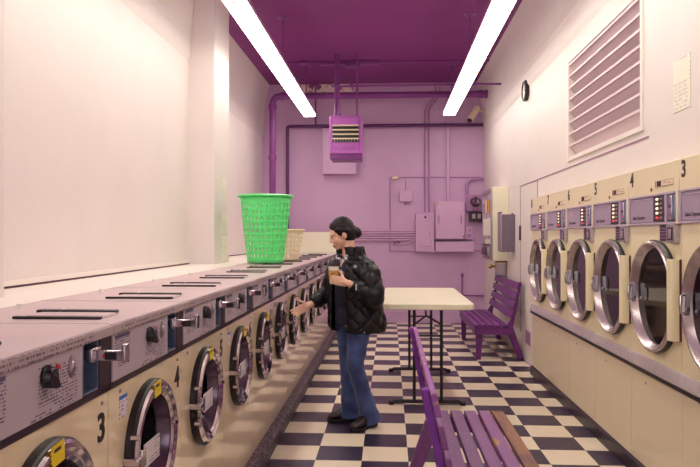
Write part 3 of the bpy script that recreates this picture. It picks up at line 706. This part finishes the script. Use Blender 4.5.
b = B(); box(b, 0, .212, -.07, 0, 0, .183); O('case', b, 'lilac_metal', th, bev=.008)
b = B(); cyl(b, (.10, -.04, -.05), (.10, -.04, 0), .018, .024, seg=12); O('knob', b, 'lilac_dark', th)
b = B(); tube(b, [(.10, -.012, .183), (.10, -.012, .39)], .006, 8); O('wire', b, 'lilac_dark', th)
ol = thing('power_outlet', 'dark double outlet with a cord under the horizontal conduits', 'outlet', (.127, 11.6, 1.358))
b = B(); box(b, -.06, .06, -.03, 0, -.03, .03); O('cover_plate', b, 'lilac_dark', ol, bev=.004)
for x in (-.025, .025):
    b = B(); box(b, x - .014, x + .014, -.034, -.028, -.016, .016); O('socket', b, 'black', ol, bev=.003)
b = B(); tube(b, [(-.03, -.04, -.008), (.08, -.04, -.023), (.17, -.04, -.008), (.24, -.04, .027), (.305, -.04, .032)], .01, 8); O('power_cord', b, 'lilac_metal', ol)
b = B(); tube(b, [(1.224, 11.56, .82), (1.224, 11.56, .5), (1.25, 11.56, .475), (1.59, 11.56, .47)], .012, 8); cyl(b, (1.224, 11.56, .79), (1.224, 11.56, .85), .028, .016, seg=12); o = O('floor_pipe', b, 'pipe'); tag(o, 'thin purple pipe with a capped top low on the back wall behind the table', 'pipe')
# security camera
sc_ = thing('security_camera', 'small cream security camera high in the back right corner', 'camera', (1.55, 11.3, 3.53))
b = B(); cyl(b, (0, 0, .0), (.05, 0, .0), .035, seg=14); box(b, -.06, 0, -.012, .012, -.012, .012); O('bracket', b, 'cream_plastic', sc_)
b = B(); cyl(b, (-.10, 0, .06), (-.24, -.12, -.16), .055, .05, seg=18); O('camera_body', b, 'cream_plastic', sc_, bev=.006)
b = B(); cyl(b, (-.235, -.115, -.152), (-.25, -.13, -.178), .042, .042, seg=18); O('lens_ring', b, 'black', sc_)

# ------------------------------------------------------------------ vending machine and box near the corner
vm = thing('vending_machine', 'cream wall-mounted soap vending machine in the back right corner', 'vending machine', (1.6, 9.26, 1.137))
b = B(); box(b, -.21, 0, 0, .86, 0, .997); O('cabinet', b, 'mach_cream', vm, bev=.008)
b = B()
for r_ in ((.02, .84, .93, .985), (.02, .84, .015, .06), (.02, .06, .06, .93), (.80, .84, .06, .93)): box(b, -.235, -.21, *r_)
O('front_frame', b, 'steel', vm, bev=.006)
b = B(); box(b, -.219, -.21, .06, .80, .30, .93); O('window', b, 'disp_glass', vm, bev=.004)
cols = [('red', .0), ('sticker_yellow', .1), ('red', .2), ('white', .3), ('kraft', .4), ('sticker_blue', .5)]
for i, (m_, dy) in enumerate(cols):
    b = B(); box(b, -.229, -.219, .09 + dy * 1.25, .19 + dy * 1.25, .66, .66 + .2 - abs(i - 2.5) * .02); O('product_picture', b, m_, vm, bev=.003)
    b = B(); box(b, -.229, -.219, .09 + dy * 1.25, .19 + dy * 1.25, .34, .58); O('product_slot', b, 'white', vm, bev=.003)
b = B(); box(b, -.29, -.21, .06, .80, .22, .245); box(b, -.265, -.21, .10, .76, .06, .2); O('tray', b, 'steel', vm, bev=.006)
b = B(); box(b, -.27, -.26, .2, .66, .08, .18); O('tray_opening', b, 'black', vm)
gb = thing('wall_bin', 'grey metal box on the right wall in front of the vending machine', 'box', (1.6, 8.79, 1.267))
b = B(); box(b, -.165, 0, 0, .22, 0, .483); O('bin_body', b, 'grey', gb, bev=.006)
b = B(); box(b, -.185, -.165, 0.0, .22, .01, .50); O('bin_lid', b, 'steel', gb, bev=.004)
b = B(); cyl(b, (-.175, .01, .505), (-.175, .21, .505), .012, seg=10); cyl(b, (-.03, .01, .49), (-.03, .05, .49), .01, seg=10); O('hinge', b, 'black', gb)
b = B(); box(b, 1.45, 1.6, 9.4, 9.5, .93, 1.137); o = O('wall_socket', b, 'steel', bev=.01); tag(o, 'grey metal box below the vending machine', 'box')
b = B(); tube(b, [(1.6, 9.45, 1.06), (1.46, 9.45, 1.06)], .014, 8) if 0 else cyl(b, (1.45, 9.38, 1.06), (1.39, 9.38, 1.06), .014, seg=10); ellip(b, (1.375, 9.38, 1.06), (.03, .03, .03)); box(b, 1.44, 1.45, 9.36, 9.4, 1.03, 1.13); cyl(b, (1.445, 9.38, 1.12), (1.6, 9.38, 1.12), .008, seg=8)
o = O('valve_knob', b, 'brass'); tag(o, 'small brass knob under the vending machine', 'knob')

# ------------------------------------------------------------------ white board at the end of the washers
b = B(); box(b, -2.15, -.78, 11.38, 11.41, 1.197, 1.545); o = O('splash_board', b, 'white_board', bev=.006); tag(o, 'off-white board standing at the far end of the washer row', 'board')

# ------------------------------------------------------------------ baskets
def hamper(name, label, loc, r0, r1, h, rows, colsn, m, hole=.62, rim=.02, holev=.66, zlo=.05, zhi=.1, grp=None, sq=1.0):
    t = thing(name, label, 'basket', loc)
    b = B()
    rad = lambda z: r0 + (r1 - r0) * z / h
    def P(a, z): r = rad(z); return V((r * math.cos(a) * sq, r * math.sin(a), z))
    zs = [zlo + (h - zhi - zlo) * i / rows for i in range(rows + 1)]
    n = colsn
    for j in range(n):
        a0, a1 = 2 * PI * j / n, 2 * PI * (j + 1) / n; am = (a0 + a1) / 2
        for z0, z1 in ((0, zlo), (h - zhi, h)):
            b.faces.new([b.verts.new(P(a0, z0)), b.verts.new(P(am, z0)), b.verts.new(P(am, z1)), b.verts.new(P(a0, z1))])
            b.faces.new([b.verts.new(P(am, z0)), b.verts.new(P(a1, z0)), b.verts.new(P(a1, z1)), b.verts.new(P(am, z1))])
        for i in range(rows):
            z0, z1 = zs[i], zs[i + 1]; zm = (z0 + z1) / 2; da = (a1 - a0) * hole / 2; dz = (z1 - z0) * holev / 2
            ok = [(a0, z0), (am, z0), (a1, z0), (a1, zm), (a1, z1), (am, z1), (a0, z1), (a0, zm)]
            ik = [(am - da * .75, zm - dz * .85), (am, zm - dz), (am + da * .75, zm - dz * .85), (am + da, zm), (am + da * .75, zm + dz * .85), (am, zm + dz), (am - da * .75, zm + dz * .85), (am - da, zm)]
            ov = [b.verts.new(P(*q)) for q in ok]; iv = [b.verts.new(P(*q)) for q in ik]
            for k in range(8): b.faces.new((ov[k], ov[(k + 1) % 8], iv[(k + 1) % 8], iv[k]))
    bmesh.ops.remove_doubles(b, verts=b.verts, dist=1e-4)
    o = O('basket_wall', b, m, t, angle=60); s = o.modifiers.new('solid', 'SOLIDIFY'); s.thickness = .004
    b = B(); lathe(b, (0, 0, 0), (0, 0, 1), [(0, 0), (0, r0), (.004, r0), (.004, 0)], n); 
    for v in b.verts: v.co.x *= sq
    O('basket_base', b, m, t)
    b = B(); lathe(b, (0, 0, h), (0, 0, 1), [(-.014, r1 + .004), (-.016, r1 + rim), (-.004, r1 + rim + .004), (.004, r1 + rim * .6), (.004, r1 - .004), (-.01, r1 - .004)], n, close=True)
    for v in b.verts: v.co.x *= sq
    O('rim', b, m, t)
    return t
hamper('laundry_basket', 'tall bright green perforated laundry basket on top of the washers', (-1.222, 6.66, 1.2075), .178, .254, .660, 9, 27, 'green', rim=.024, hole=.64, holev=.74, zlo=.035, zhi=.07)
hamper('laundry_basket', 'shorter cream laundry basket standing behind the green one', (-1.15, 7.45, 1.2075), .150, .205, .335, 6, 24, 'cream_plastic', hole=.66, holev=.72, zlo=.02, zhi=.035, rim=.016)

# ------------------------------------------------------------------ benches
def bench(label, loc, rz, worn):
    """local x: 0 front edge -> .54 back, y: length 1.7"""
    t = thing('bench', label, 'bench', loc, 'purple slatted wooden benches', rz)
    L_ = 1.72
    sl = [(0.0, .068), (.083, .15), (.166, .233), (.249, .316), (.332, .40)]
    for i, (x0, x1) in enumerate(sl):
        b = B(); box(b, x0, x1, -.02, L_ + .02, .392, .42)
        m_ = 'bench' if not worn else ['bench_bare', 'bench_patch', 'bench_worn', 'bench_worn', 'bench_worn'][i]
        o = O('seat_slat', b, m_, t, bev=.005)
        if worn and i == 0: o['label'] = 'front slat with its paint worn off to brown wood'
    # back, leaning
    def bx(z): return .43 + (z - .42) * .22
    for k in range(4):
        z0 = .50 + k * .112; z1 = z0 + .084
        b = B(); prism(b, [(bx(z0) - .022, z0), (bx(z0), z0), (bx(z1), z1), (bx(z1) - .022, z1)], 'y', -.02, L_ + .02)
        o = O('back_slat', b, 'bench' if not worn else ('bench_edge' if k == 3 else 'bench_worn'), t, bev=.004)
    for y in (.03, L_ - .07):
        b = B(); prism(b, [(.40, .30), (.45, .30), (bx(.92) + .026, .92), (bx(.92) + .002, .925), (bx(.5) + .002, .5), (.40, .42)], 'y', y, y + .04); O('back_post', b, 'bench_side' if worn else 'bench', t, bev=.005)
        b = B(); prism(b, [(.02, .392), (.115, .392), (.085, 0), (.03, 0)], 'y', y, y + .04); O('leg', b, 'bench_worn' if worn else 'bench', t, bev=.005)
        b = B(); prism(b, [(.37, .392), (.47, .392), (.60, 0), (.535, 0)], 'y', y + .0405, y + .0805); O('leg', b, 'bench_worn' if worn else 'bench', t, bev=.005)
        b = B(); box(b, .012, .46, y - .035, y - .001, .30, .391); O('side_rail', b, 'bench', t, bev=.004)
    b = B(); box(b, .005, .03, .0, L_, .31, .39); O('apron', b, 'bench', t, bev=.004) if not worn else b.free()
    return t
bench('purple slatted bench against the right wall beyond the dryers', (1.0, 8.14, 0), 0, False)
bench('worn purple bench in the foreground with chipped paint, facing the dryers', (.68, 4.10, 0), PI, True)

# ------------------------------------------------------------------ table
tb_ = thing('folding_table', 'cream topped folding table with black legs in the aisle', 'table', (.325, 6.55, 0))
def rrect(x0, x1, y0, y1, r, n=6):
    p = []
    for cx, cy, a in ((x1 - r, y1 - r, 0), (x0 + r, y1 - r, PI / 2), (x0 + r, y0 + r, PI), (x1 - r, y0 + r, 1.5 * PI)):
        for i in range(n + 1): p.append((cx + r * math.cos(a + PI / 2 * i / n), cy + r * math.sin(a + PI / 2 * i / n)))
    return p
b = B(); prism(b, rrect(-.375, .375, -.915, .915, .05), 'z', .857, .907); O('tabletop', b, 'table', tb_, bev=.008, seg=3)
for y, s in ((-.60, 1), (.86, -1)):
    for x in (-.11, .125):
        b = B(); cyl(b, (x, y, .02), (x, y, .857), .014, seg=14); O('leg', b, 'black_metal', tb_)
    b = B(); tube(b, [(-.31, y, .015), (-.27, y, .03), (.27, y, .03), (.31, y, .015)], .017, 10); cyl(b, (-.31, y, 0), (-.31, y, .03), .024, seg=12); cyl(b, (.31, y, 0), (.31, y, .03), .024, seg=12); O('foot_bar', b, 'black_metal', tb_)
    b = B(); tube(b, [(-.11, y, .70), (.0, y + s * .12, .76), (.125, y, .70)], .009, 8); tube(b, [(0.0, y + s * .12, .76), (0.0, y + s * .38, .855)], .009, 8); O('brace', b, 'black_metal', tb_)
    b = B(); cyl(b, (-.11, y, .60), (.125, y, .60), .008, seg=8); O('cross_bar', b, 'black_metal', tb_)
    b = B(); cyl(b, (-.14, y, .846), (.155, y, .846), .012, seg=10); O('hinge_bar', b, 'black_metal', tb_)

# ------------------------------------------------------------------ person
PB = V((-.27, 5.22, 0))
F = V((-math.cos(math.radians(40)), -math.sin(math.radians(40)), 0)); Ls = V((-F.y, F.x, 0))   # facing; person's left
def loc_(p): return V(p) - PB
def hand(bm, wrist, d, across, nrm, curls, spread=.0, s=1.0, thumb=(.75, .55, .2), thumb_curl=.3):
    d, across, nrm = V(d).normalized(), V(across).normalized(), V(nrm).normalized()
    w = V(wrist)
    for k in range(4):   # palm as fused metacarpals
        o_ = (k - 1.5) * .019 * s
        capsule(bm, w + across * o_ * .7 + d * .005, w + d * .082 * s + across * o_, .014 * s, .0125 * s)
    capsule(bm, w - d * .03, w + d * .03 * s, .024 * s, .022 * s)
    for k, ln in enumerate((.92, 1.0, .95, .76)):      # index .. little; index nearest the thumb
        o_ = (1.5 - k) * .019 * s
        p = w + d * .085 * s + across * o_
        ang = 0
        dd = (d + across * spread * (1.5 - k)).normalized()
        for sgl, cu in zip((.042, .027, .021), curls[k]):
            ang += math.radians(cu)
            dirn = dd * math.cos(ang) + nrm * math.sin(ang)
            q = p + dirn * sgl * ln * s
            capsule(bm, p, q, .0092 * s, .0082 * s, 10, 3); p = q
    p = w + d * .02 * s + across * .026 * s
    td = (across * thumb[0] + d * thumb[1] + nrm * thumb[2]).normalized(); ang = 0
    for sgl, r in ((.042, .0125), (.034, .0105), (.026, .009)):
        q = p + td * sgl * s; capsule(bm, p, q, r * s, r * .9 * s, 10, 3); p = q
        td = (td + d * thumb_curl * .3 + nrm * thumb_curl * .4).normalized()

HC = loc_((-.371, 5.19, 1.492))
hy = math.radians(12); hp = math.radians(22)
hf0 = V((-math.cos(hy), -math.sin(hy), 0))
hs = V((hf0.y, -hf0.x, 0)); hs = -hs if hs.y > 0 else hs          # side toward the camera
hf = (hf0 * math.cos(hp) + V((0, 0, -1)) * math.sin(hp)).normalized()
hw = (hf0 * math.sin(hp) + V((0, 0, 1)) * math.cos(hp)).normalized()
HM = Matrix((( hf.x, hs.x, hw.x), (hf.y, hs.y, hw.y), (hf.z, hs.z, hw.z)))
def hd(f, s, w_): return HC + hf * f + hs * s + hw * w_
b = B()
ellip(b, hd(-.012, 0, .008), (.093, .072, .098), HM)
ellip(b, hd(.030, 0, -.048), (.058, .056, .062), HM)
ellip(b, hd(.052, 0, -.085), (.030, .034, .028), HM)           # jaw and chin
ellip(b, hd(.070, 0, -.098), (.017, .020, .015), HM)
for s in (-1, 1):
    ellip(b, hd(.052, s * .034, -.038), (.030, .024, .026), HM)  # cheeks
    ellip(b, hd(.068, s * .026, .012), (.018, .028, .010), HM)   # brow
    ellip(b, hd(-.010, s * .073, -.022), (.018, .009, .030), HM, 14, 8)  # ears
capsule(b, hd(.080, 0, .004), hd(.097, 0, -.035), .009, .0115)      # nose
for s in (-1, 1): ellip(b, hd(.089, s * .010, -.040), (.010, .008, .007), HM, 10, 6)
ellip(b, hd(.082, 0, -.070), (.014, .022, .008), HM, 12, 8); ellip(b, hd(.079, 0, -.083), (.013, .019, .008), HM, 12, 8)
NB = loc_((-.30, 5.215, 1.28))
capsule(b, hd(-.030, 0, -.06), NB, .050, .058)
T0 = loc_((-.285, 5.22, 1.22)); PEL = loc_((-.275, 5.22, .86))
SHn = loc_((-.165, 5.08, 1.235)); SHf = loc_((-.40, 5.36, 1.225))
capsule(b, SHn.lerp(SHf, .12), SHf.lerp(SHn, .12), .045, .045); capsule(b, T0, loc_((-.275, 5.22, 1.0)), .11, .10); capsule(b, loc_((-.275, 5.22, 1.0)), PEL, .10, .11)
ELn = loc_((-.105, 5.0, .995)); WRn = loc_((-.296, 4.925, 1.125)); ELf = loc_((-.475, 5.36, 1.02)); WRf = loc_((-.612, 5.27, .935))
capsule(b, SHn.lerp(SHf, .1), ELn, .040, .036); capsule(b, ELn, WRn, .037, .025); capsule(b, SHf, ELf, .045, .037); capsule(b, ELf, WRf, .037, .025)
HPn = PEL + Ls * .085; HPf = PEL - Ls * .085
KNn = loc_((-.262, 5.13, .49)); KNf = loc_((-.325, 5.31, .48)); ANn = loc_((-.150, 5.235, .10)); ANf = loc_((-.318, 5.385, .09))
for h, k, a, toe in ((HPn, KNn, ANn, loc_((-.25, 5.10, .04))), (HPf, KNf, ANf, loc_((-.42, 5.365, .04)))):
    capsule(b, h, k, .078, .052); capsule(b, k, a, .05, .034); capsule(b, a - V((0, 0, .05)), toe, .026, .018)
# hands
hand(b, loc_((-.316, 4.925, 1.128)), (-.97, -.05, .22), (.1, 0, 1), (.0, 1, 0), [(28, 42, 34)] * 4, s=.88, thumb=(.7, .5, .5), thumb_curl=.5)
hand(b, loc_((-.622, 5.265, .930)), (-.83, -.12, -.42), (-.42, -.05, .85), (.15, -1, -.1), [(4, 8, 8), (12, 12, 10), (18, 16, 12), (24, 20, 14)], spread=.04, s=.9, thumb=(.75, .6, .1), thumb_curl=.1)
bm2 = remesh(b, .0046, 3)
person = O('person', bm2, 'skin', None, PB, angle=180)
tag(person, 'person in a black puffer jacket and jeans reaching toward a washer, holding a coffee cup', 'person')
# eyes, lips, brows
for s in (-1, 1):
    b = B(); ellip(b, hd(.0755, s * .031, -.010), (.008, .0115, .0046), HM, 14, 8); ey = O('eye', b, 'white', person)
    b = B(); ellip(b, hd(.0815, s * .0305, -.0112), (.0045, .0055, .0048), HM, 12, 8); O('iris', b, 'eye', ey)
    b = B(); capsule(b, hd(.0835, s * .019, -.0055), hd(.0765, s * .043, -.0062), .0022, .0018, 8, 3); O('eyelash', b, 'hair', ey)
    b = B(); capsule(b, hd(.0795, s * .018, .0125), hd(.068, s * .046, .0125), .0040, .0028, 8, 3); O('eyebrow', b, 'hair', person)
b = B(); ellip(b, hd(.087, 0, -.072), (.011, .021, .0055), HM, 12, 8); ellip(b, hd(.084, 0, -.082), (.011, .018, .006), HM, 12, 8); O('lips', b, 'lips', person)
# hair
b = B()
ellip(b, hd(-.024, 0, .020), (.095, .081, .101), HM, 28, 18)
ellip(b, hd(-.045, 0, -.012), (.078, .079, .085), HM, 28, 18)
ellip(b, hd(.018, 0, .058), (.056, .060, .046), HM, 20, 12)
for s in (-1, 1):
    capsule(b, hd(.030, s * .066, .035), hd(-.04, s * .073, .005), .014, .02)
    capsule(b, hd(.018, s * .068, .015), hd(.005, s * .070, -.012), .008, .006)
capsule(b, hd(-.10, 0, -.005), hd(-.118, .0, -.03), .026, .03)
ellip(b, hd(-.116, 0, -.048), (.038, .040, .040), HM)
# hairline cut: nothing in front of the face
cut = remesh(b, .006, 2)
for v in list(cut.verts):
    r = v.co - HC; f_, w_ = r.dot(hf), r.dot(hw)
    lim = .060 + .25 * max(0, w_ - .03) if w_ > .03 else .035 + .9 * max(0, w_ + .0)
    if f_ > lim and w_ < .085:
        v.co -= hf * (f_ - lim)
O('hair', cut, 'hair', person, angle=180)

# clothes
def loft(rows, closed=True):
    bm = B(); R_ = [[bm.verts.new(p) for p in row] for row in rows]
    for a, c in zip(R_, R_[1:]):
        n = len(a)
        for i in range(n if closed else n - 1): bm.faces.new((a[i], a[(i + 1) % n], c[(i + 1) % n], c[i]))
    return bm, R_
def interp(tab, t):
    for a, c in zip(tab, tab[1:]):
        if a[0] <= t <= c[0] or a[0] >= t >= c[0]:
            k = (t - a[0]) / (c[0] - a[0]); k = k * k * (3 - 2 * k)
            return [x + (y - x) * k for x, y in zip(a[1:], c[1:])]
    return list(tab[-1][1:])
# jacket body: z -> centre dx, dy (world), half width, half depth
JT = [(.755, .030, -.005, .220, .180), (.80, .030, -.005, .222, .180), (.95, .012, 0, .212, .165), (1.10, .005, 0, .215, .160), (1.20, .0, 0, .208, .142), (1.262, -.003, 0, .172, .120), (1.295, -.010, 0, .112, .096), (1.315, -.014, 0, .090, .090), (1.345, -.022, 0, .088, .092), (1.385, -.028, 0, .084, .092)]
def jp(z, ph, off=0.0, base=(-.275, 5.22)):
    dx, dy, a, d_ = interp(JT, z)
    p = V((base[0] + dx, base[1] + dy, z)) - PB
    n = (F * math.cos(ph) * d_ ** -1 + Ls * math.sin(ph) * a ** -1).normalized()
    return p + F * (d_ * math.cos(ph)) + Ls * (a * math.sin(ph)) + n * off
def puff(u, v, amp):
    s = abs(math.sin(PI * (u + v))) * abs(math.sin(PI * (u - v)))
    return amp * (s ** .45)
NZ, NP = 116, 150
rows = []
for i in range(NZ + 1):
    z = .745 + (1.385 - .745) * i / NZ
    tt = (z - .745) / .64
    p0 = math.radians(27 - 6 * tt if z < 1.28 else 32); p1 = math.radians(360 - 34 + 6 * tt if z < 1.28 else 330)
    row = []
    for j in range(NP + 1):
        ph = p0 + (p1 - p0) * j / NP
        am = .016 if z < 1.27 else .010
        e = min(1, j / 6, (NP - j) / 6)
        hem = min(1, i / 4)
        o_ = puff(ph * 1.55, z * 8.2, am) * e * hem + .004 * noise.noise(V((ph * 3, z * 12, 0)))
        row.append(jp(z, ph, o_))
    rows.append(row)
bm, _ = loft(rows, False)
jk = O('jacket', bm, 'jacket', person, angle=180); sd = jk.modifiers.new('s', 'SOLIDIFY'); sd.thickness = .014; sd.offset = -1
def sleeve(S, E_, W_, rs, name):
    S, E_, W_ = V(S), V(E_), V(W_)
    P_ = []; n = 90
    # smooth path: line - round elbow - line
    for i in range(n + 1):
        t = i / n
        a = S.lerp(E_, min(1, t * 2)) if t < .5 else E_.lerp(W_, (t - .5) * 2)
        if .38 < t < .62:
            k = (t - .38) / .24; A_ = S.lerp(E_, .76); C_ = E_.lerp(W_, .24); a = A_ * (1 - k) ** 2 + E_ * 2 * k * (1 - k) + C_ * k ** 2
        P_.append(a)
    rows = []; pu = None; acc = 0
    for i, p in enumerate(P_):
        d = (P_[min(n, i + 1)] - P_[max(0, i - 1)]).normalized()
        if pu is None: _, u, w = frame_from(d)
        else: u = (pu - d * pu.dot(d)).normalized(); w = d.cross(u)
        pu = u; t = i / n
        if i: acc += (p - P_[i - 1]).length
        r = interp(rs, t)[0]
        m_ = 44; row = []
        for j in range(m_):
            a = 2 * PI * j / m_
            am = .013 * min(1, (1 - t) * 14)
            row.append(p + (u * math.cos(a) + w * math.sin(a)) * (r + puff(a * 3 / (2 * PI), acc * 7.5, am)))
        rows.append(row)
    bm, R_ = loft(rows); bm.faces.new(R_[0]); bm.faces.new(R_[-1])
    return O(name, bm, 'jacket', jk, angle=180)
sleeve(SHn + V((-.01, .02, .0)), ELn, WRn + (ELn - WRn) * .10, [(0, .062), (.12, .085), (.45, .074), (.8, .058), (.97, .046), (1, .040)], 'sleeve')
sleeve(SHf + V((.0, -.01, 0)), ELf, WRf + (ELf - WRf) * .08, [(0, .06), (.12, .080), (.45, .068), (.8, .054), (.97, .045), (1, .040)], 'sleeve')
# far front panel of the jacket hanging open
rows = []
for i in range(31):
    z = .775 + .45 * i / 30; row = []
    for j in range(13):
        q = jp(max(z, .76), math.radians(-34 - 0), 0) ; tt = (1.2 - z) / .45
        out = F * (.01 + .035 * max(0, tt)) * (1 - j / 12) - Ls * (-.03 + .075 * j / 12)
        row.append(q + out + F * puff(j / 6, z * 8, .014) - V((0, 0, .0)))
    rows.append(row)
bm, _ = loft(rows, False); fp = O('jacket_front', bm, 'jacket', jk, angle=180); sd = fp.modifiers.new('s', 'SOLIDIFY'); sd.thickness = .02
# embroidered marks on chest and sleeve
lg = jp(1.235, math.radians(52), .030); b = B()
for k in range(3):
    pts = arc(lg + V((-.016 + k * 0, 0, -.012)), (1, 0, 0), (0, 0, 1), .012 + k * .008, 0, PI / 2, 5); tube(b, pts, .0025, 6)
O('chest_emblem', b, 'white', jk)
b = B(); q = WRn + (ELn - WRn) * .30 + V((-.0, -.068, .012)); box(b, q.x - .004, q.x + .004, q.y - .003, q.y + .003, q.z - .02, q.z + .02); O('sleeve_emblem', b, 'white', jk)
b = B(); tube(b, [jp(.76, math.radians(62), .02), jp(.74, math.radians(62), .022) - V((0, 0, .0)), jp(.745, math.radians(62), .022) - V((.005, 0, .05))], .004, 6); O('drawstring', b, 'cream_plastic', jk)
# shirt
rows = []
for i in range(41):
    z = .80 + .50 * i / 40; dx, dy, a, d_ = interp(JT, z); k = .84 if z > .95 else .80
    if z > 1.2: k = .84 - (z - 1.2) * .6
    p = V((-.275 + dx * .5 - (0.006), 5.22 + dy, z)) - PB; a = min(a * k, .16)
    rows.append([p + F * (d_ * (k + .02) * math.cos(t)) + Ls * (a * math.sin(t)) for t in [2 * PI * j / 48 for j in range(48)]])
bm, R_ = loft(rows); bm.faces.new(R_[0]); bm.faces.new(R_[-1]); O('shirt', bm, 'shirt', person, angle=180)
b = B()
for s, a0 in ((1, 20), (-1, -22)):
    pts = [jp(1.325, math.radians(a0 + s * 14), -.004), jp(1.29, math.radians(a0), .006), jp(1.25, math.radians(a0 - s * 6), -.004), jp(1.19, math.radians(a0 - s * 8), -.004), jp(1.15, math.radians(a0 - s * 12), -.008)]
    tube(b, pts, .021, 10)
O('scarf', remesh(b, .006, 2), 'print', person, angle=180)
# jeans
b = B()
capsule(b, PEL + V((0, 0, .03)) + Ls * .05, PEL + V((0, 0, .03)) - Ls * .05, .105, .105)
for h, k, a in ((HPn, KNn, ANn), (HPf, KNf, ANf)):
    capsule(b, h + V((0, 0, -.02)), k, .098, .066)
    m_ = k.lerp(a, .5); capsule(b, k, m_, .066, .062)
    a2 = V((a.x + .01, a.y, .045)); d = (a2 - m_).normalized()
    lathe(b, m_, d, [(-.06, 0), (-.05, .03), (0, .062), ((a2 - m_).length * .7, .070), ((a2 - m_).length, .086), ((a2 - m_).length, 0)], 24)
bj = remesh(b, .008, 3)
for v in bj.verts:
    nz_ = noise.noise(V((v.co.x * 9, v.co.y * 9, v.co.z * 20))); v.co += V((1, -.6, 0)) * nz_ * .006
O('jeans', bj, 'jeans', person, angle=180)
# shoes
def shoe(heel, toe, tilt=0):
    heel, toe = loc_(heel), loc_(toe); d = (toe - heel); L_ = d.length; d.normalize(); sdv = V((-d.y, d.x, 0)).normalized(); up = V((0, 0, 1))
    def row(t, wd, h0, h1, n=20):
        c = heel + d * L_ * t
        return [c + sdv * (wd * math.cos(a)) + up * (h0 + (h1 - h0) * (.5 + .5 * math.sin(a))) for a in [2 * PI * k / n for k in range(n)]]
    tab = [(0, .01, .03, .06), (.03, .028, .022, .09), (.15, .038, .02, .125), (.35, .040, .02, .125), (.5, .043, .02, .112), (.7, .048, .02, .088), (.88, .045, .02, .068), (.97, .03, .022, .05), (1.0, .008, .028, .04)]
    bm, R_ = loft([row(*q) for q in tab]); bm.faces.new(R_[0]); bm.faces.new(R_[-1])
    root = O('shoe', bm, 'shoe', person, angle=60); s_ = root.modifiers.new('s', 'SUBSURF'); s_.levels = s_.render_levels = 1
    b = B(); pts = []
    for t, wd in ((0, .012), (.05, .032), (.2, .038), (.4, .037), (.7, .049), (.88, .046), (.97, .032), (1.01, .01)): pts.append((t, wd))
    out = [heel + d * L_ * t + sdv * w_ for t, w_ in pts] + [heel + d * L_ * t - sdv * w_ for t, w_ in reversed(pts)]
    A = [b.verts.new((p.x, p.y, heel.z + 0.001)) for p in out]; C_ = [b.verts.new((p.x, p.y, heel.z + .026)) for p in out]
    for i in range(len(out)): b.faces.new((A[i], A[(i + 1) % len(out)], C_[(i + 1) % len(out)], C_[i]))
    b.faces.new(A); b.faces.new(C_); O('sole', b, 'sole', root, bev=.004)
shoe((-.105, 5.30, 0), (-.283, 5.08, 0)); shoe((-.262, 5.40, 0), (-.520 + .03, 5.365, 0))
# coffee cup
cp = thing('coffee_cup', 'paper coffee cup with black lid held by the person', 'cup', (-.408, 4.975, 1.118))
b = B(); lathe(b, (0, 0, 0), (0, 0, 1), [(0, 0), (0, .029), (.132, .041), (.134, .041), (.134, 0)], 32); O('cup_body', b, 'white', cp)
b = B(); lathe(b, (0, 0, 0), (0, 0, 1), [(.022, .0318), (.022, .0335), (.098, .0404), (.098, .0388)], 32, close=True); O('cup_sleeve', b, 'kraft', cp)
b = B(); lathe(b, (0, 0, 0), (0, 0, 1), [(.130, .0405), (.128, .044), (.136, .0445), (.138, .041), (.150, .038), (.152, .035), (.146, .032), (.146, 0)], 32); O('lid', b, 'black', cp)

# ------------------------------------------------------------------ light, camera, view
LENS = 12.5
bs = M['lens'].node_tree.nodes['Principled BSDF']; bs.inputs['Emission Strength'].default_value = LENS
w = bpy.data.worlds.new('world'); scene.world = w; w.use_nodes = True
w.node_tree.nodes['Background'].inputs['Color'].default_value = (1.0, .97, .96, 1); w.node_tree.nodes['Background'].inputs['Strength'].default_value = 2.2

cam = bpy.data.cameras.new('camera'); co = bpy.data.objects.new('camera', cam); COL.objects.link(co)
cam.sensor_width = 36; cam.lens = 36 * 680 / 700; cam.clip_start = .05; cam.clip_end = 60
yaw, pitch = math.atan(39.5 / 680), math.atan(3.5 / 681)
co.location = (0, 0, 1.46); co.rotation_euler = (PI / 2 + pitch, 0, yaw)
scene.camera = co
scene.view_settings.view_transform = 'Standard'; scene.view_settings.look = 'None'
scene.view_settings.exposure = 0.16; scene.view_settings.gamma = 1.0; scene.view_settings.use_curve_mapping = False
scene.cycles.use_denoising = True
scene.cycles.max_bounces = 8; scene.cycles.transparent_max_bounces = 12
scene.cycles.sample_clamp_indirect = 6
